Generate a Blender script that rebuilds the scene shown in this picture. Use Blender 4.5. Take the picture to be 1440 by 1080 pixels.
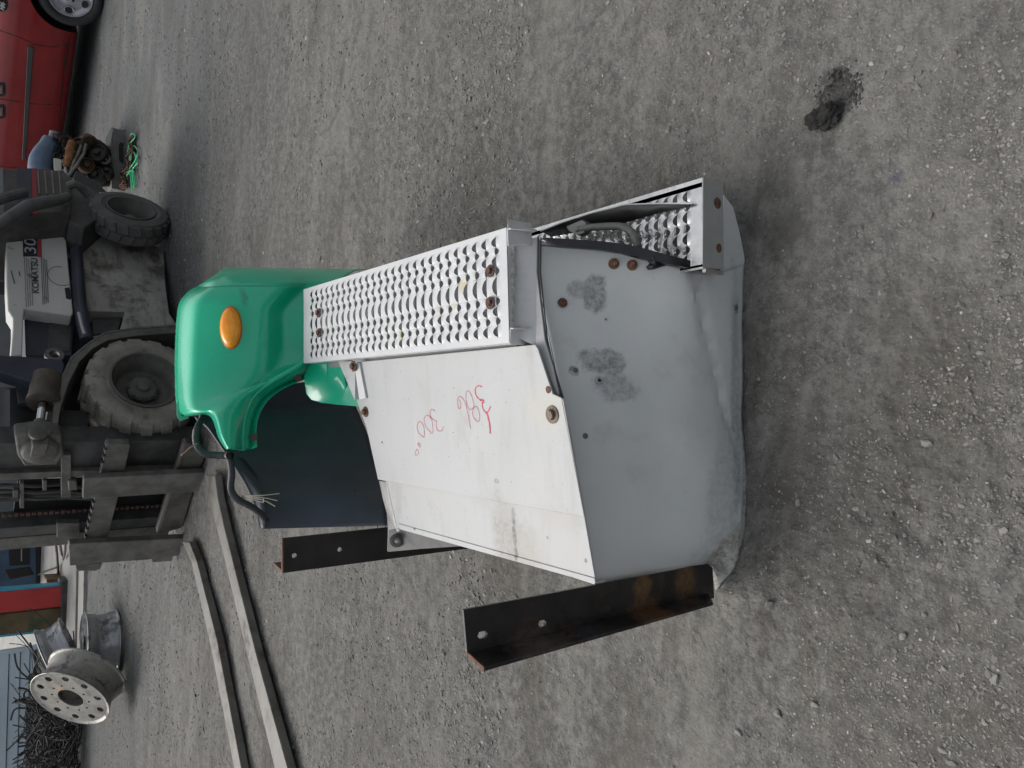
import bpy, math, random
import numpy as np
from mathutils import Vector, Matrix, Euler
from mathutils.geometry import delaunay_2d_cdt
random.seed(7); rng = np.random.default_rng(7)
scene = bpy.context.scene
for o in list(bpy.data.objects): bpy.data.objects.remove(o, do_unlink=True)
COL = scene.collection

# ---------------------------------------------------------------- camera, sky, sun, exposure
FPX, PITCH, ROLL, CH = 1075.0, math.radians(38.5), math.radians(2.3), 1.6
_fw = Vector((0, math.cos(PITCH), -math.sin(PITCH))); _rt = Vector((1, 0, 0)); _up = _rt.cross(_fw)
RT = _rt * math.cos(ROLL) + _up * math.sin(ROLL)
UP = _up * math.cos(ROLL) - _rt * math.sin(ROLL)
CAM = Vector((0, 0, CH))
cd = bpy.data.cameras.new('camera'); cam = bpy.data.objects.new('camera', cd); COL.objects.link(cam)
m3 = Matrix((-UP, RT, -_fw)).transposed()          # the phone was held sideways: picture right is world down
cam.matrix_world = Matrix.Translation(CAM) @ m3.to_4x4()
cd.sensor_width = 36; cd.lens = FPX / 1440 * 36; cd.clip_start = 0.05; cd.clip_end = 600
scene.camera = cam

SUN_EL, SUN_AZ = math.radians(52), math.radians(-38)   # behind the yard, a little to the left
w = bpy.data.worlds.new('World'); scene.world = w; w.use_nodes = True
nt = w.node_tree; nt.nodes.clear()
sky = nt.nodes.new('ShaderNodeTexSky'); sky.sky_type = 'NISHITA'; sky.sun_disc = False
sky.sun_elevation = SUN_EL; sky.sun_rotation = SUN_AZ; sky.air_density = 1.0; sky.dust_density = 6.0; sky.ozone_density = 1.0
hs = nt.nodes.new('ShaderNodeHueSaturation'); hs.inputs['Saturation'].default_value = 0.3
bg = nt.nodes.new('ShaderNodeBackground'); bg.inputs['Strength'].default_value = 0.15
wo = nt.nodes.new('ShaderNodeOutputWorld')
nt.links.new(sky.outputs[0], hs.inputs['Color']); nt.links.new(hs.outputs[0], bg.inputs[0]); nt.links.new(bg.outputs[0], wo.inputs[0])
sd = bpy.data.lights.new('sun', 'SUN'); sd.energy = 0.5; sd.angle = math.radians(40); sd.color = (1, .97, .93)
so = bpy.data.objects.new('sun', sd); COL.objects.link(so)
sdir = Vector((math.sin(SUN_AZ) * math.cos(SUN_EL), math.cos(SUN_AZ) * math.cos(SUN_EL), math.sin(SUN_EL)))
so.rotation_euler = (-sdir).to_track_quat('-Z', 'Y').to_euler(); so.location = (0, 0, 20)
vs = scene.view_settings; vs.view_transform = 'Standard'; vs.look = 'None'; vs.gamma = 1; vs.use_curve_mapping = False
vs.exposure = 0.3

# ---------------------------------------------------------------- measuring helpers (photograph point -> place in the yard)
def ray(x, y):
    return RT * ((540 - y) / FPX) + UP * (-(x - 720) / FPX) + _fw
def PZ(x, y, z=0.0):
    d = ray(x, y); return CAM + d * ((z - CH) / d.z)
def PY(x, y, Y):
    d = ray(x, y); return CAM + d * (Y / d.y)
def PP(x, y, p0, n):
    d = ray(x, y); return CAM + d * ((p0 - CAM).dot(n) / d.dot(n))

# ---------------------------------------------------------------- materials
def nd(nt, t, **kw):
    n = nt.nodes.new(t)
    for k, v in kw.items():
        if k in n.inputs: n.inputs[k].default_value = v
        else: setattr(n, k, v)
    return n
def mixc(nt, fac, a, b, mode='MIX'):
    m = nt.nodes.new('ShaderNodeMix'); m.data_type = 'RGBA'; m.blend_type = mode
    for sock, v in ((m.inputs[0], fac), (m.inputs[6], a), (m.inputs[7], b)):
        if hasattr(v, 'is_output'): nt.links.new(v, sock)
        elif isinstance(v, (int, float)): sock.default_value = v
        else: sock.default_value = (*v, 1)
    return m.outputs[2]
def mth(nt, op, a, b=None, c=None, clamp=False):
    m = nt.nodes.new('ShaderNodeMath'); m.operation = op; m.use_clamp = clamp
    for i, v in enumerate((a, b, c)):
        if v is None: continue
        if hasattr(v, 'is_output'): nt.links.new(v, m.inputs[i])
        else: m.inputs[i].default_value = v
    return m.outputs[0]
def ramp(nt, fac, lo, hi):
    m = nt.nodes.new('ShaderNodeMapRange'); m.interpolation_type = 'SMOOTHSTEP'
    nt.links.new(fac, m.inputs[0]); m.inputs[1].default_value = lo; m.inputs[2].default_value = hi
    return m.outputs[0]
def noise(nt, pos, scale, detail=4, rough=.55, dist=0):
    n = nt.nodes.new('ShaderNodeTexNoise'); n.inputs['Scale'].default_value = scale
    n.inputs['Detail'].default_value = detail; n.inputs['Roughness'].default_value = rough
    n.inputs['Distortion'].default_value = dist
    nt.links.new(pos, n.inputs['Vector']); return n.outputs[0]
def stretch(nt, pos, s, rotz=0):
    m = nt.nodes.new('ShaderNodeMapping'); m.inputs['Scale'].default_value = s; m.inputs['Rotation'].default_value = (0, 0, rotz)
    nt.links.new(pos, m.inputs['Vector']); return m.outputs[0]
MATS = {}
def mat(name, col, rough=.6, metal=0.0, var=.12, scale=6, bump=.15, bscale=90, dirt=None, spots=(), rvar=.15, coat=0, speck=None, streak=None, spec=.5, trans=0):
    if name in MATS: return MATS[name]
    m = bpy.data.materials.new(name); m.use_nodes = True; nt = m.node_tree
    b = nt.nodes['Principled BSDF']; geo = nt.nodes.new('ShaderNodeNewGeometry'); pos = geo.outputs['Position']
    n1 = noise(nt, pos, scale, 6, .6)
    c = mixc(nt, ramp(nt, n1, .3, .7), [x * (1 - var) for x in col], [min(1, x * (1 + var)) for x in col])
    r = mth(nt, 'MULTIPLY_ADD', n1, rvar * 2, rough - rvar)
    if streak:
        sc_, colr, amt, lo = streak
        n3 = noise(nt, stretch(nt, pos, sc_), 1, 5, .65)
        c = mixc(nt, mth(nt, 'MULTIPLY', ramp(nt, n3, lo, lo + .2), amt), c, colr)
    if dirt:
        dcol, lo, hi, dsc, amt = dirt
        n2 = noise(nt, pos, dsc, 8, .65, .3)
        f = mth(nt, 'MULTIPLY', ramp(nt, n2, lo, hi), amt)
        c = mixc(nt, f, c, dcol); r = mth(nt, 'MAXIMUM', r, mth(nt, 'MULTIPLY', f, .85))
    if speck:
        scol, ssc, lo = speck
        n4 = noise(nt, pos, ssc, 2, .5)
        c = mixc(nt, ramp(nt, n4, lo, lo + .03), c, scol)
    for (ctr, rad, scol, soft, amt, *ani) in spots:
        nn = nt.nodes.new('ShaderNodeTexNoise'); nn.inputs['Scale'].default_value = (ani[0] if ani else 14) * 1.3; nn.inputs['Detail'].default_value = 12; nn.inputs['Roughness'].default_value = .74
        nt.links.new(pos, nn.inputs['Vector'])
        va = nt.nodes.new('ShaderNodeVectorMath'); va.operation = 'SUBTRACT'; nt.links.new(nn.outputs[1], va.inputs[0]); va.inputs[1].default_value = (.5, .5, .5)
        vsn = nt.nodes.new('ShaderNodeVectorMath'); vsn.operation = 'SCALE'; nt.links.new(va.outputs[0], vsn.inputs[0]); vsn.inputs['Scale'].default_value = max(rad if not hasattr(rad, '__len__') else 1.0, .001) * 1.9
        vb = nt.nodes.new('ShaderNodeVectorMath'); vb.operation = 'SUBTRACT'; nt.links.new(pos, vb.inputs[0]); vb.inputs[1].default_value = ctr
        src = vb.outputs[0]
        if hasattr(rad, '__len__'):
            vm = nt.nodes.new('ShaderNodeVectorMath'); vm.operation = 'DIVIDE'; nt.links.new(src, vm.inputs[0]); vm.inputs[1].default_value = rad; src = vm.outputs[0]; R_ = 1.0
        else: R_ = rad
        vc = nt.nodes.new('ShaderNodeVectorMath'); vc.operation = 'ADD'; nt.links.new(src, vc.inputs[0]); nt.links.new(vsn.outputs[0], vc.inputs[1])
        vl = nt.nodes.new('ShaderNodeVectorMath'); vl.operation = 'LENGTH'; nt.links.new(vc.outputs[0], vl.inputs[0])
        brk = mth(nt, 'MULTIPLY_ADD', ramp(nt, noise(nt, pos, 75, 6, .75), .40, .62), .55, .45)
        f = mth(nt, 'MULTIPLY', mth(nt, 'MULTIPLY', mth(nt, 'SUBTRACT', 1.0, ramp(nt, vl.outputs['Value'], R_ * (1 - soft * .6), R_ * (1 + soft * .6))), amt), brk)
        c = mixc(nt, f, c, scol)
    nt.links.new(c, b.inputs['Base Color']); nt.links.new(r, b.inputs['Roughness'])
    b.inputs['Metallic'].default_value = metal; b.inputs['Specular IOR Level'].default_value = spec
    if coat: b.inputs['Coat Weight'].default_value = coat; b.inputs['Coat Roughness'].default_value = .08
    if trans: b.inputs['Transmission Weight'].default_value = trans
    if bump:
        bn = nt.nodes.new('ShaderNodeBump'); bn.inputs['Strength'].default_value = bump; bn.inputs['Distance'].default_value = .003
        nt.links.new(noise(nt, pos, bscale, 5, .6), bn.inputs['Height']); nt.links.new(bn.outputs[0], b.inputs['Normal'])
    MATS[name] = m; return m

# ---------------------------------------------------------------- mesh collector
class MB:
    def __init__(s): s.v = []; s.f = []
    def add(s, vs, fs):
        o = len(s.v); s.v += [Vector(v) for v in vs]; s.f += [tuple(i + o for i in f) for f in fs]; return s
    def prism(s, pts, vec):
        n = len(pts); pts = [Vector(p) for p in pts]; vec = Vector(vec)
        s.add(pts + [p + vec for p in pts], [tuple(range(n))[::-1], tuple(range(n, 2 * n))] + [(i, (i + 1) % n, (i + 1) % n + n, i + n) for i in range(n)]); return s
    def box(s, c, ex, ey, ez):
        c = Vector(c); ex, ey, ez = Vector(ex) / 2, Vector(ey) / 2, Vector(ez) / 2
        s.prism([c - ex - ey - ez, c + ex - ey - ez, c + ex + ey - ez, c - ex + ey - ez], ez * 2); return s
    def grid(s, rows, closed=False):
        nr, nc = len(rows), len(rows[0]); vs = [p for r in rows for p in r]; fs = []
        for i in range(nr - 1):
            for j in range(nc if closed else nc - 1):
                k = (j + 1) % nc; fs.append((i * nc + j, i * nc + k, (i + 1) * nc + k, (i + 1) * nc + j))
        s.add(vs, fs); return s
    def tube(s, pts, r, seg=8, rad=None, cap=True):
        pts = [Vector(p) for p in pts]; rows = []; n = len(pts)
        prev = None
        for i, p in enumerate(pts):
            t = (pts[min(i + 1, n - 1)] - pts[max(i - 1, 0)]).normalized()
            if prev is None: a = t.orthogonal().normalized()
            else: a = (prev - t * prev.dot(t)); a = a.normalized() if a.length > 1e-6 else t.orthogonal().normalized()
            prev = a; b = t.cross(a); rr = rad[i] if rad else r
            rows.append([p + (a * math.cos(2 * math.pi * k / seg) + b * math.sin(2 * math.pi * k / seg)) * rr for k in range(seg)])
        s.grid(rows, True)
        if cap: o = len(s.v); s.add(rows[0] + rows[-1], [tuple(range(seg)), tuple(range(seg, 2 * seg))[::-1]])
        return s
    def lathe(s, c, ax, prof, seg=40, a0=0, a1=2 * math.pi):
        c = Vector(c); ax = Vector(ax).normalized(); u = Vector((0, 0, 1)) - ax * ax.z
        u = u.normalized() if u.length > .1 else ax.orthogonal().normalized()
        v = ax.cross(u); full = abs(a1 - a0 - 2 * math.pi) < 1e-6; rows = []
        for (r, h) in prof:
            rows.append([c + ax * h + (u * math.cos(a0 + (a1 - a0) * k / seg) + v * math.sin(a0 + (a1 - a0) * k / seg)) * r for k in range(seg if full else seg + 1)])
        s.grid(rows, full); return s
    def bolt(s, c, n, r=.011, h=.007):
        c = Vector(c); n = Vector(n).normalized(); a = n.orthogonal().normalized(); b = n.cross(a); ph = random.random()
        s.lathe(c, n, [(r * 1.75, 0), (r * 1.75, .0025), (r * 1.0, .0026)], 16)
        s.prism([c + (a * math.cos(ph + k * math.pi / 3) + b * math.sin(ph + k * math.pi / 3)) * r for k in range(6)], n * h); return s

def fix(m):
    import bmesh
    b = bmesh.new(); b.from_mesh(m); bmesh.ops.remove_doubles(b, verts=b.verts, dist=1e-5)
    bmesh.ops.recalc_face_normals(b, faces=b.faces); b.to_mesh(m); b.free()
def obj(name, mb, material, parent=None, smooth=35, bevel=0, label=None, solid=0, sub=0, merge=True, raw=False):
    base = Vector((0, 0, 0))
    p = parent
    while p is not None: base += p.location; p = p.parent
    me = bpy.data.meshes.new(name); me.from_pydata([v - base for v in mb.v], [], mb.f)
    if merge: fix(me)
    me.materials.append(material)
    o = bpy.data.objects.new(name, me); COL.objects.link(o); o.parent = parent
    if sub: md = o.modifiers.new('sub', 'SUBSURF'); md.levels = sub; md.render_levels = sub
    if solid: md = o.modifiers.new('solid', 'SOLIDIFY'); md.thickness = abs(solid); md.offset = -1 if solid > 0 else 1
    if bevel: md = o.modifiers.new('bevel', 'BEVEL'); md.width = bevel; md.segments = 2; md.limit_method = 'ANGLE'; md.angle_limit = math.radians(40)
    if smooth:
        for q in me.polygons: q.use_smooth = True
        me.set_sharp_from_angle(angle=math.radians(smooth))
    if label: o['label'] = label
    return o
def thing(name, label, cat, loc, group=None):
    o = bpy.data.objects.new(name, None); COL.objects.link(o); o.location = loc; o.empty_display_size = .1
    o['label'] = label; o['category'] = cat
    if group: o['group'] = group
    return o
def tag(o, label, cat, group=None):
    o['label'] = label; o['category'] = cat
    if group: o['group'] = group
    return o
def struct(o): o['kind'] = 'structure'; return o
def copy_tree(o, parent=None):
    c = o.copy(); COL.objects.link(c); c.parent = parent
    for ch in [q for q in bpy.data.objects if q.parent == o]: copy_tree(ch, c)
    return c
def panel_holes(outline, holes, origin, ex, ey, thick):
    """flat sheet with real holes; outline and holes in (a,b) along ex, ey"""
    ex, ey = Vector(ex), Vector(ey); n = ex.cross(ey).normalized()
    vs = [Vector(p) for p in outline]; k = len(vs); faces = [list(range(k))]; loops = [list(range(k))]
    for h in holes:
        s = len(vs); vs += [Vector(p) for p in h]; loops.append(list(range(s, s + len(h))))
    edges = [(l[i], l[(i + 1) % len(l)]) for l in loops for i in range(len(l))]
    r = delaunay_2d_cdt(vs, edges, [], 0, 1e-6); V2, F2 = r[0], r[2]
    def inside(p, poly):
        c = False
        for i in range(len(poly)):
            a, b = poly[i], poly[i - 1]
            if (a[1] > p[1]) != (b[1] > p[1]) and p[0] < (b[0] - a[0]) * (p[1] - a[1]) / (b[1] - a[1]) + a[0]: c = not c
        return c
    keep = []
    for f in F2:
        cx = sum((V2[i] for i in f), Vector((0, 0))) / len(f)
        if inside(cx, outline) and not any(inside(cx, h) for h in holes): keep.append(tuple(f))
    o = Vector(origin); mb = MB(); nv = len(V2)
    P = [o + ex * p[0] + ey * p[1] for p in V2]
    mb.add(P, keep); mb.add([p + n * thick for p in P], [f[::-1] for f in keep])
    for l in loops:
        A = [o + ex * vs[i][0] + ey * vs[i][1] for i in l]
        m = len(A); mb.add(A + [p + n * thick for p in A], [(i, (i + 1) % m, (i + 1) % m + m, i + m) for i in range(m)])
    return mb
def circ(a, b, ra, rb=None, n=12): rb = rb or ra; return [(a + ra * math.cos(2 * math.pi * k / n), b + rb * math.sin(2 * math.pi * k / n)) for k in range(n)]
def lerp(a, b, t): return a + (b - a) * t
def curve(pts, t):
    """Catmull-Rom through points, t in 0..1"""
    n = len(pts) - 1; x = min(max(t, 0), 1) * n; i = min(int(x), n - 1); f = x - i
    p0, p1, p2, p3 = pts[max(i - 1, 0)], pts[i], pts[i + 1], pts[min(i + 2, n)]
    return (p1 * 2 + (p2 - p0) * f + (p0 * 2 - p1 * 5 + p2 * 4 - p3) * f * f + (p1 * 3 - p0 - p2 * 3 + p3) * f ** 3) * .5

# ---------------------------------------------------------------- the ground
def vnoise(x, y, seed):
    xi = np.floor(x).astype(np.int64); yi = np.floor(y).astype(np.int64); xf = x - xi; yf = y - yi
    u = xf * xf * (3 - 2 * xf); v = yf * yf * (3 - 2 * yf)
    def h(a, b):
        n = (a * 374761393 + b * 668265263 + seed * 974634777) & 0xffffffff
        n = ((n ^ (n >> 13)) * 1274126177) & 0xffffffff; n = (n ^ (n >> 16)) & 0xffffffff
        return n / 4294967295.0
    return (h(xi, yi) * (1 - u) + h(xi + 1, yi) * u) * (1 - v) + (h(xi, yi + 1) * (1 - u) + h(xi + 1, yi + 1) * u) * v - .5
def gheight(x, y):
    x = np.asarray(x, float); y = np.asarray(y, float)
    c, s = math.cos(.7), math.sin(.7); a, b = x * c - y * s, x * s + y * c
    z = .012 * vnoise(a * 1.6, b * 1.6, 1) + .008 * vnoise(b * 5.1, a * 5.1, 2) + .006 * vnoise(a * 14, b * 14, 3)
    m = np.clip(vnoise(a * 1.9 + 9, b * 1.9, 8) * 3.2 + .5 + vnoise(a * 7, b * 7, 9) * 1.2, .10, 1.05)
    z += m * (.0055 * vnoise(b * 37, a * 37, 4) + .0050 * vnoise(a * 83, b * 83, 5) + .0032 * vnoise(a * 171, b * 171, 6))
    # tyre ruts far side
    z -= .010 * np.exp(-((y - 5.9 + .25 * x) / .18) ** 2) + .008 * np.exp(-((y - 4.6 + .3 * x) / .14) ** 2) * (x > 0)
    return z
NR, NC = 740, 660
ty = np.linspace(0, 1, NR); yy = -2 + 2.2 * ty[: int(NR * .06)] / .06 if False else None
ys = np.concatenate([np.array([-60, -20, -8, -3, -1.2, -.4, 0, .2]), np.geomspace(.35, 26, NR - 16), np.array([32, 45, 70, 110, 180, 260, 400, 520])])
tx = np.linspace(-1, 1, NC); xs = np.sinh(tx * 5.6) / math.sinh(5.6) * 260
xs = np.sign(tx) * (np.abs(tx) + (np.abs(tx) ** 11) * 90)
X, Y = np.meshgrid(xs, ys); X = X * (.85 + np.clip(Y, 0, 30) * .46)
Zg = gheight(X, Y) * np.clip((40 - np.abs(Y)) / 20, 0, 1)
co = np.stack([X, Y, Zg], -1).reshape(-1, 3).astype(np.float32)
nr, nc = X.shape
idx = np.arange(nr * nc).reshape(nr, nc)
q = np.stack([idx[:-1, :-1], idx[:-1, 1:], idx[1:, 1:], idx[1:, :-1]], -1).reshape(-1, 4).astype(np.int32)
def np_mesh(name, co, faces):
    me = bpy.data.meshes.new(name); k = faces.shape[1]
    me.vertices.add(len(co)); me.vertices.foreach_set('co', co.astype(np.float32).ravel())
    me.loops.add(faces.size); me.loops.foreach_set('vertex_index', faces.astype(np.int32).ravel())
    me.polygons.add(len(faces)); me.polygons.foreach_set('loop_start', np.arange(0, faces.size, k, dtype=np.int32))
    me.polygons.foreach_set('loop_total', np.full(len(faces), k, dtype=np.int32))
    me.update(); me.validate(); me.polygons.foreach_set('use_smooth', np.zeros(len(faces), bool)); return me
me = np_mesh('ground', co, q); me.polygons.foreach_set('use_smooth', np.ones(len(q), bool))
ground = struct(bpy.data.objects.new('ground', me)); COL.objects.link(ground)

gm = bpy.data.materials.new('compacted_gravel'); gm.use_nodes = True; nt = gm.node_tree; b = nt.nodes['Principled BSDF']
pos = nt.nodes.new('ShaderNodeNewGeometry').outputs['Position']
n_big = noise(nt, stretch(nt, pos, (1, 1.7, 1), .6), .9, 4, .6)
n_mid = noise(nt, stretch(nt, pos, (1.2, 3.2, 1), .35), 2.6, 8, .68, .4)
n_sm = noise(nt, pos, 26, 8, .7)
n_fi = noise(nt, pos, 190, 3, .7)
c = mixc(nt, ramp(nt, n_mid, .33, .66), (.098, .096, .091), (.190, .185, .173))
c = mixc(nt, mth(nt, 'MULTIPLY', ramp(nt, n_big, .42, .60), .6), c, (.092, .092, .091))
c = mixc(nt, mth(nt, 'MULTIPLY_ADD', ramp(nt, n_big, .35, .62), .35, .28), c, mixc(nt, ramp(nt, n_sm, .34, .66), (.072, .071, .068), (.232, .226, .213)))
c = mixc(nt, mth(nt, 'MULTIPLY', ramp(nt, n_fi, .60, .68), .6), c, (.33, .325, .31))
c = mixc(nt, mth(nt, 'MULTIPLY', ramp(nt, n_fi, .40, .33), .0), c, (.05, .05, .05))
n_dk = noise(nt, pos, 60, 4, .75)
gp = ramp(nt, n_mid, .52, .62)
c = mixc(nt, mth(nt, 'MULTIPLY', mth(nt, 'MULTIPLY', ramp(nt, n_dk, .50, .66), .6), mth(nt, 'MULTIPLY_ADD', gp, -.8, 1.0)), c, (.078, .077, .075))
# darker and bluer far ground towards the right
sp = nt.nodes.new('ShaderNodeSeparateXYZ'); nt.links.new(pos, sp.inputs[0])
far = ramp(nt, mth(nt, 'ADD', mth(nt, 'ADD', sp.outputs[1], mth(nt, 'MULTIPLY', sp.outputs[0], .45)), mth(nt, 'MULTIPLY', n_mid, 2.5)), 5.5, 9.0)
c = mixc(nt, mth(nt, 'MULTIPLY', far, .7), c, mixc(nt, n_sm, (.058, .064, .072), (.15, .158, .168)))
st = noise(nt, pos, 3.1, 5, .6, .8)
c = mixc(nt, mth(nt, 'MULTIPLY', ramp(nt, st, .60, .70), .55), c, (.060, .057, .050))
st2 = noise(nt, stretch(nt, pos, (.7, 2.2, 1), .95), 1.1, 9, .7, .6)
c = mixc(nt, mth(nt, 'MULTIPLY', ramp(nt, st2, .50, .62), .50), c, (.082, .076, .064))
c = mixc(nt, mth(nt, 'MULTIPLY', ramp(nt, st2, .47, .38), .40), c, (.205, .200, .182))
c = mixc(nt, 1.0, c, (.965, .97, .945), 'MULTIPLY')
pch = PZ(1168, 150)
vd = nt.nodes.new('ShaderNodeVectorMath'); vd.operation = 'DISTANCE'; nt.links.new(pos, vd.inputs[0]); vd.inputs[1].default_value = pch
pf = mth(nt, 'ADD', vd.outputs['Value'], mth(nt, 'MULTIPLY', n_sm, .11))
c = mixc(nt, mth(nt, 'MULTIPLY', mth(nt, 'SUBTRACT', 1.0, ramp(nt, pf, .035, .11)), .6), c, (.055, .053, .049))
vd2 = nt.nodes.new('ShaderNodeVectorMath'); vd2.operation = 'DISTANCE'; nt.links.new(pos, vd2.inputs[0]); vd2.inputs[1].default_value = PZ(1262, 251)
c = mixc(nt, mth(nt, 'MULTIPLY', mth(nt, 'SUBTRACT', 1.0, ramp(nt, mth(nt, 'ADD', vd2.outputs['Value'], mth(nt, 'MULTIPLY', n_dk, .05)), .025, .045)), .7), c, (.055, .060, .105))
nt.links.new(c, b.inputs['Base Color']); b.inputs['Roughness'].default_value = .93; b.inputs['Specular IOR Level'].default_value = .25
bp = nt.nodes.new('ShaderNodeBump'); bp.inputs['Strength'].default_value = .9; bp.inputs['Distance'].default_value = .009
vo = nt.nodes.new('ShaderNodeTexVoronoi'); vo.inputs['Scale'].default_value = 120; nt.links.new(pos, vo.inputs['Vector'])
hh = mth(nt, 'ADD', mth(nt, 'MULTIPLY', n_sm, 1.0), mth(nt, 'MULTIPLY', n_dk, .55))
hh = mth(nt, 'ADD', hh, mth(nt, 'MULTIPLY', mth(nt, 'SUBTRACT', 1.0, vo.outputs['Distance']), .25))
hh = mth(nt, 'ADD', hh, mth(nt, 'MULTIPLY', n_fi, .16))
nt.links.new(hh, bp.inputs['Height']); nt.links.new(bp.outputs[0], b.inputs['Normal'])
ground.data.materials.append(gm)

# loose stones: real pebbles half sunk in the dust
PHI = (1 + 5 ** .5) / 2
ICO = np.array([(-1, PHI, 0), (1, PHI, 0), (-1, -PHI, 0), (1, -PHI, 0), (0, -1, PHI), (0, 1, PHI), (0, -1, -PHI), (0, 1, -PHI), (PHI, 0, -1), (PHI, 0, 1), (-PHI, 0, -1), (-PHI, 0, 1)]) / 1.902
ICF = np.array([(0, 11, 5), (0, 5, 1), (0, 1, 7), (0, 7, 10), (0, 10, 11), (1, 5, 9), (5, 11, 4), (11, 10, 2), (10, 7, 6), (7, 1, 8), (3, 9, 4), (3, 4, 2), (3, 2, 6), (3, 6, 8), (3, 8, 9), (4, 9, 5), (2, 4, 11), (6, 2, 10), (8, 6, 7), (9, 8, 1)])
def pebbles(px, py, size, name, sink=.35, flat=.6):
    n = len(px); base = np.sign(ICO) * np.abs(ICO) ** .8 * 1.0; base = base[None] * (1 + rng.uniform(-.42, .30, (n, 12, 1)))
    sc = np.stack([size * rng.uniform(.8, 1.35, n), size * rng.uniform(.6, 1.0, n), size * flat * rng.uniform(.6, 1.1, n)], -1)
    # random tilt then yaw
    a = rng.uniform(0, 2 * np.pi, n); t = rng.uniform(-.5, .5, n); ca, sa, ct, s_t = np.cos(a), np.sin(a), np.cos(t), np.sin(t)
    v = base * sc[:, None, :]
    y2 = v[..., 1] * ct[:, None] - v[..., 2] * s_t[:, None]; z2 = v[..., 1] * s_t[:, None] + v[..., 2] * ct[:, None]
    x3 = v[..., 0] * ca[:, None] - y2 * sa[:, None]; y3 = v[..., 0] * sa[:, None] + y2 * ca[:, None]
    gz = gheight(px, py)
    co = np.stack([x3 + px[:, None], y3 + py[:, None], z2 + (gz + sc[:, 2] * (1 - 2 * sink))[:, None]], -1).reshape(-1, 3)
    f = (ICF[None] + (np.arange(n) * 12)[:, None, None]).reshape(-1, 3)
    me = np_mesh(name, co, f); o = bpy.data.objects.new(name, me); COL.objects.link(o)
    at = me.attributes.new('tone', 'FLOAT', 'POINT'); at.data.foreach_set('value', np.repeat(rng.random(n), 12).astype(np.float32))
    return o
sm = bpy.data.materials.new('stone'); sm.use_nodes = True; nt = sm.node_tree; b = nt.nodes['Principled BSDF']
pos = nt.nodes.new('ShaderNodeNewGeometry').outputs['Position']
at = nt.nodes.new('ShaderNodeAttribute'); at.attribute_name = 'tone'
c = mixc(nt, at.outputs['Fac'], (.118, .115, .104), (.235, .228, .205))
c = mixc(nt, mth(nt, 'MULTIPLY', ramp(nt, at.outputs['Fac'], .95, .97), .6), c, (.42, .41, .39))
c = mixc(nt, mth(nt, 'MULTIPLY', ramp(nt, noise(nt, pos, 90, 5, .7), .4, .7), .4), c, (.17, .165, .157))
nt.links.new(c, b.inputs['Base Color']); b.inputs['Roughness'].default_value = .9; b.inputs['Specular IOR Level'].default_value = .25
def scatter(n, y0, y1, smin, smax, pw, half, clump):
    u = rng.random(n * 3); py = y0 * (y1 / y0) ** u if y0 > .3 else y0 + (y1 - y0) * u
    px = rng.uniform(-1, 1, n * 3) * (half + .85 * py)
    m = vnoise(px * 2.7 + 3, py * 2.7, 21) + .6 * vnoise(px * 9, py * 9, 22) + .5
    keep = rng.random(n * 3) < np.clip((m - .35) * clump + .25, .05, 1)
    px, py = px[keep][:n], py[keep][:n]
    s = smin * (smax / smin) ** (rng.random(len(px)) ** pw)
    return px, py, s
parts_ = [scatter(38000, .35, 3.2, .0014, .0042, 1.3, .7, 3.2), scatter(3000, .35, 4.0, .0035, .0085, 2.8, .7, 2.0), scatter(36000, 2.0, 9, .0030, .0085, 1.3, .8, 2.2), scatter(2600, 3.5, 14, .007, .014, 1.8, 1.5, 1.8)]
parts_[2] = tuple(v_[: 26000] for v_ in parts_[2])
parts_.append(scatter(13000, 5.0, 15, .006, .0125, 1.2, 1.0, 2.4))
px = np.concatenate([p[0] for p in parts_]); py = np.concatenate([p[1] for p in parts_]); ss = np.concatenate([p[2] for p in parts_])
g = pebbles(px, py, ss, 'gravel', sink=.42, flat=.5); g.data.materials.append(sm)
g['kind'] = 'stuff'; g['label'] = 'loose grey pebbles and grit lying on the compacted yard'; g['category'] = 'gravel'

pale_st = mat('pale_stone', (.20, .20, .185), .9, var=.15, scale=60, bump=.4)
# bigger single stones that can be picked out in the photograph
for (x, y, s, lab) in ((1377, 757, .020, 'pale angular stone near the lower end of the bare ground'), (1346, 762, .014, 'flat pale stone beside the angular pale one'),
                       (1305, 623, .018, 'light grey stone alone in dark fine grit'), (1124, 706, .016, 'pale stone close to the bottom of the grey panel'),
                       (1083, 850, .024, 'round grey stone near the foot of the black angle bracket'), (1095, 1002, .020, 'light stone in the clear strip left of the bracket'),
                       (1148, 990, .018, 'rounded stone with a dark ring of grit round it'), (1272, 893, .017, 'wedge shaped stone lying alone in smooth dust'),
                       (1302, 864, .013, 'small bright stone above the wedge shaped stone'), (1040, 1030, .024, 'long grey stone beside a shallow rut'), (1400, 955, .017, 'stone half sunk at the near edge of the yard')):
    p = PZ(x, y); o = pebbles(np.array([p.x]), np.array([p.y]), np.array([s * .5]), 'stone', sink=.25, flat=.8); o.data.materials.append(sm)
    o.data.materials[0] = pale_st; tag(o, lab, 'stone')

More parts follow.
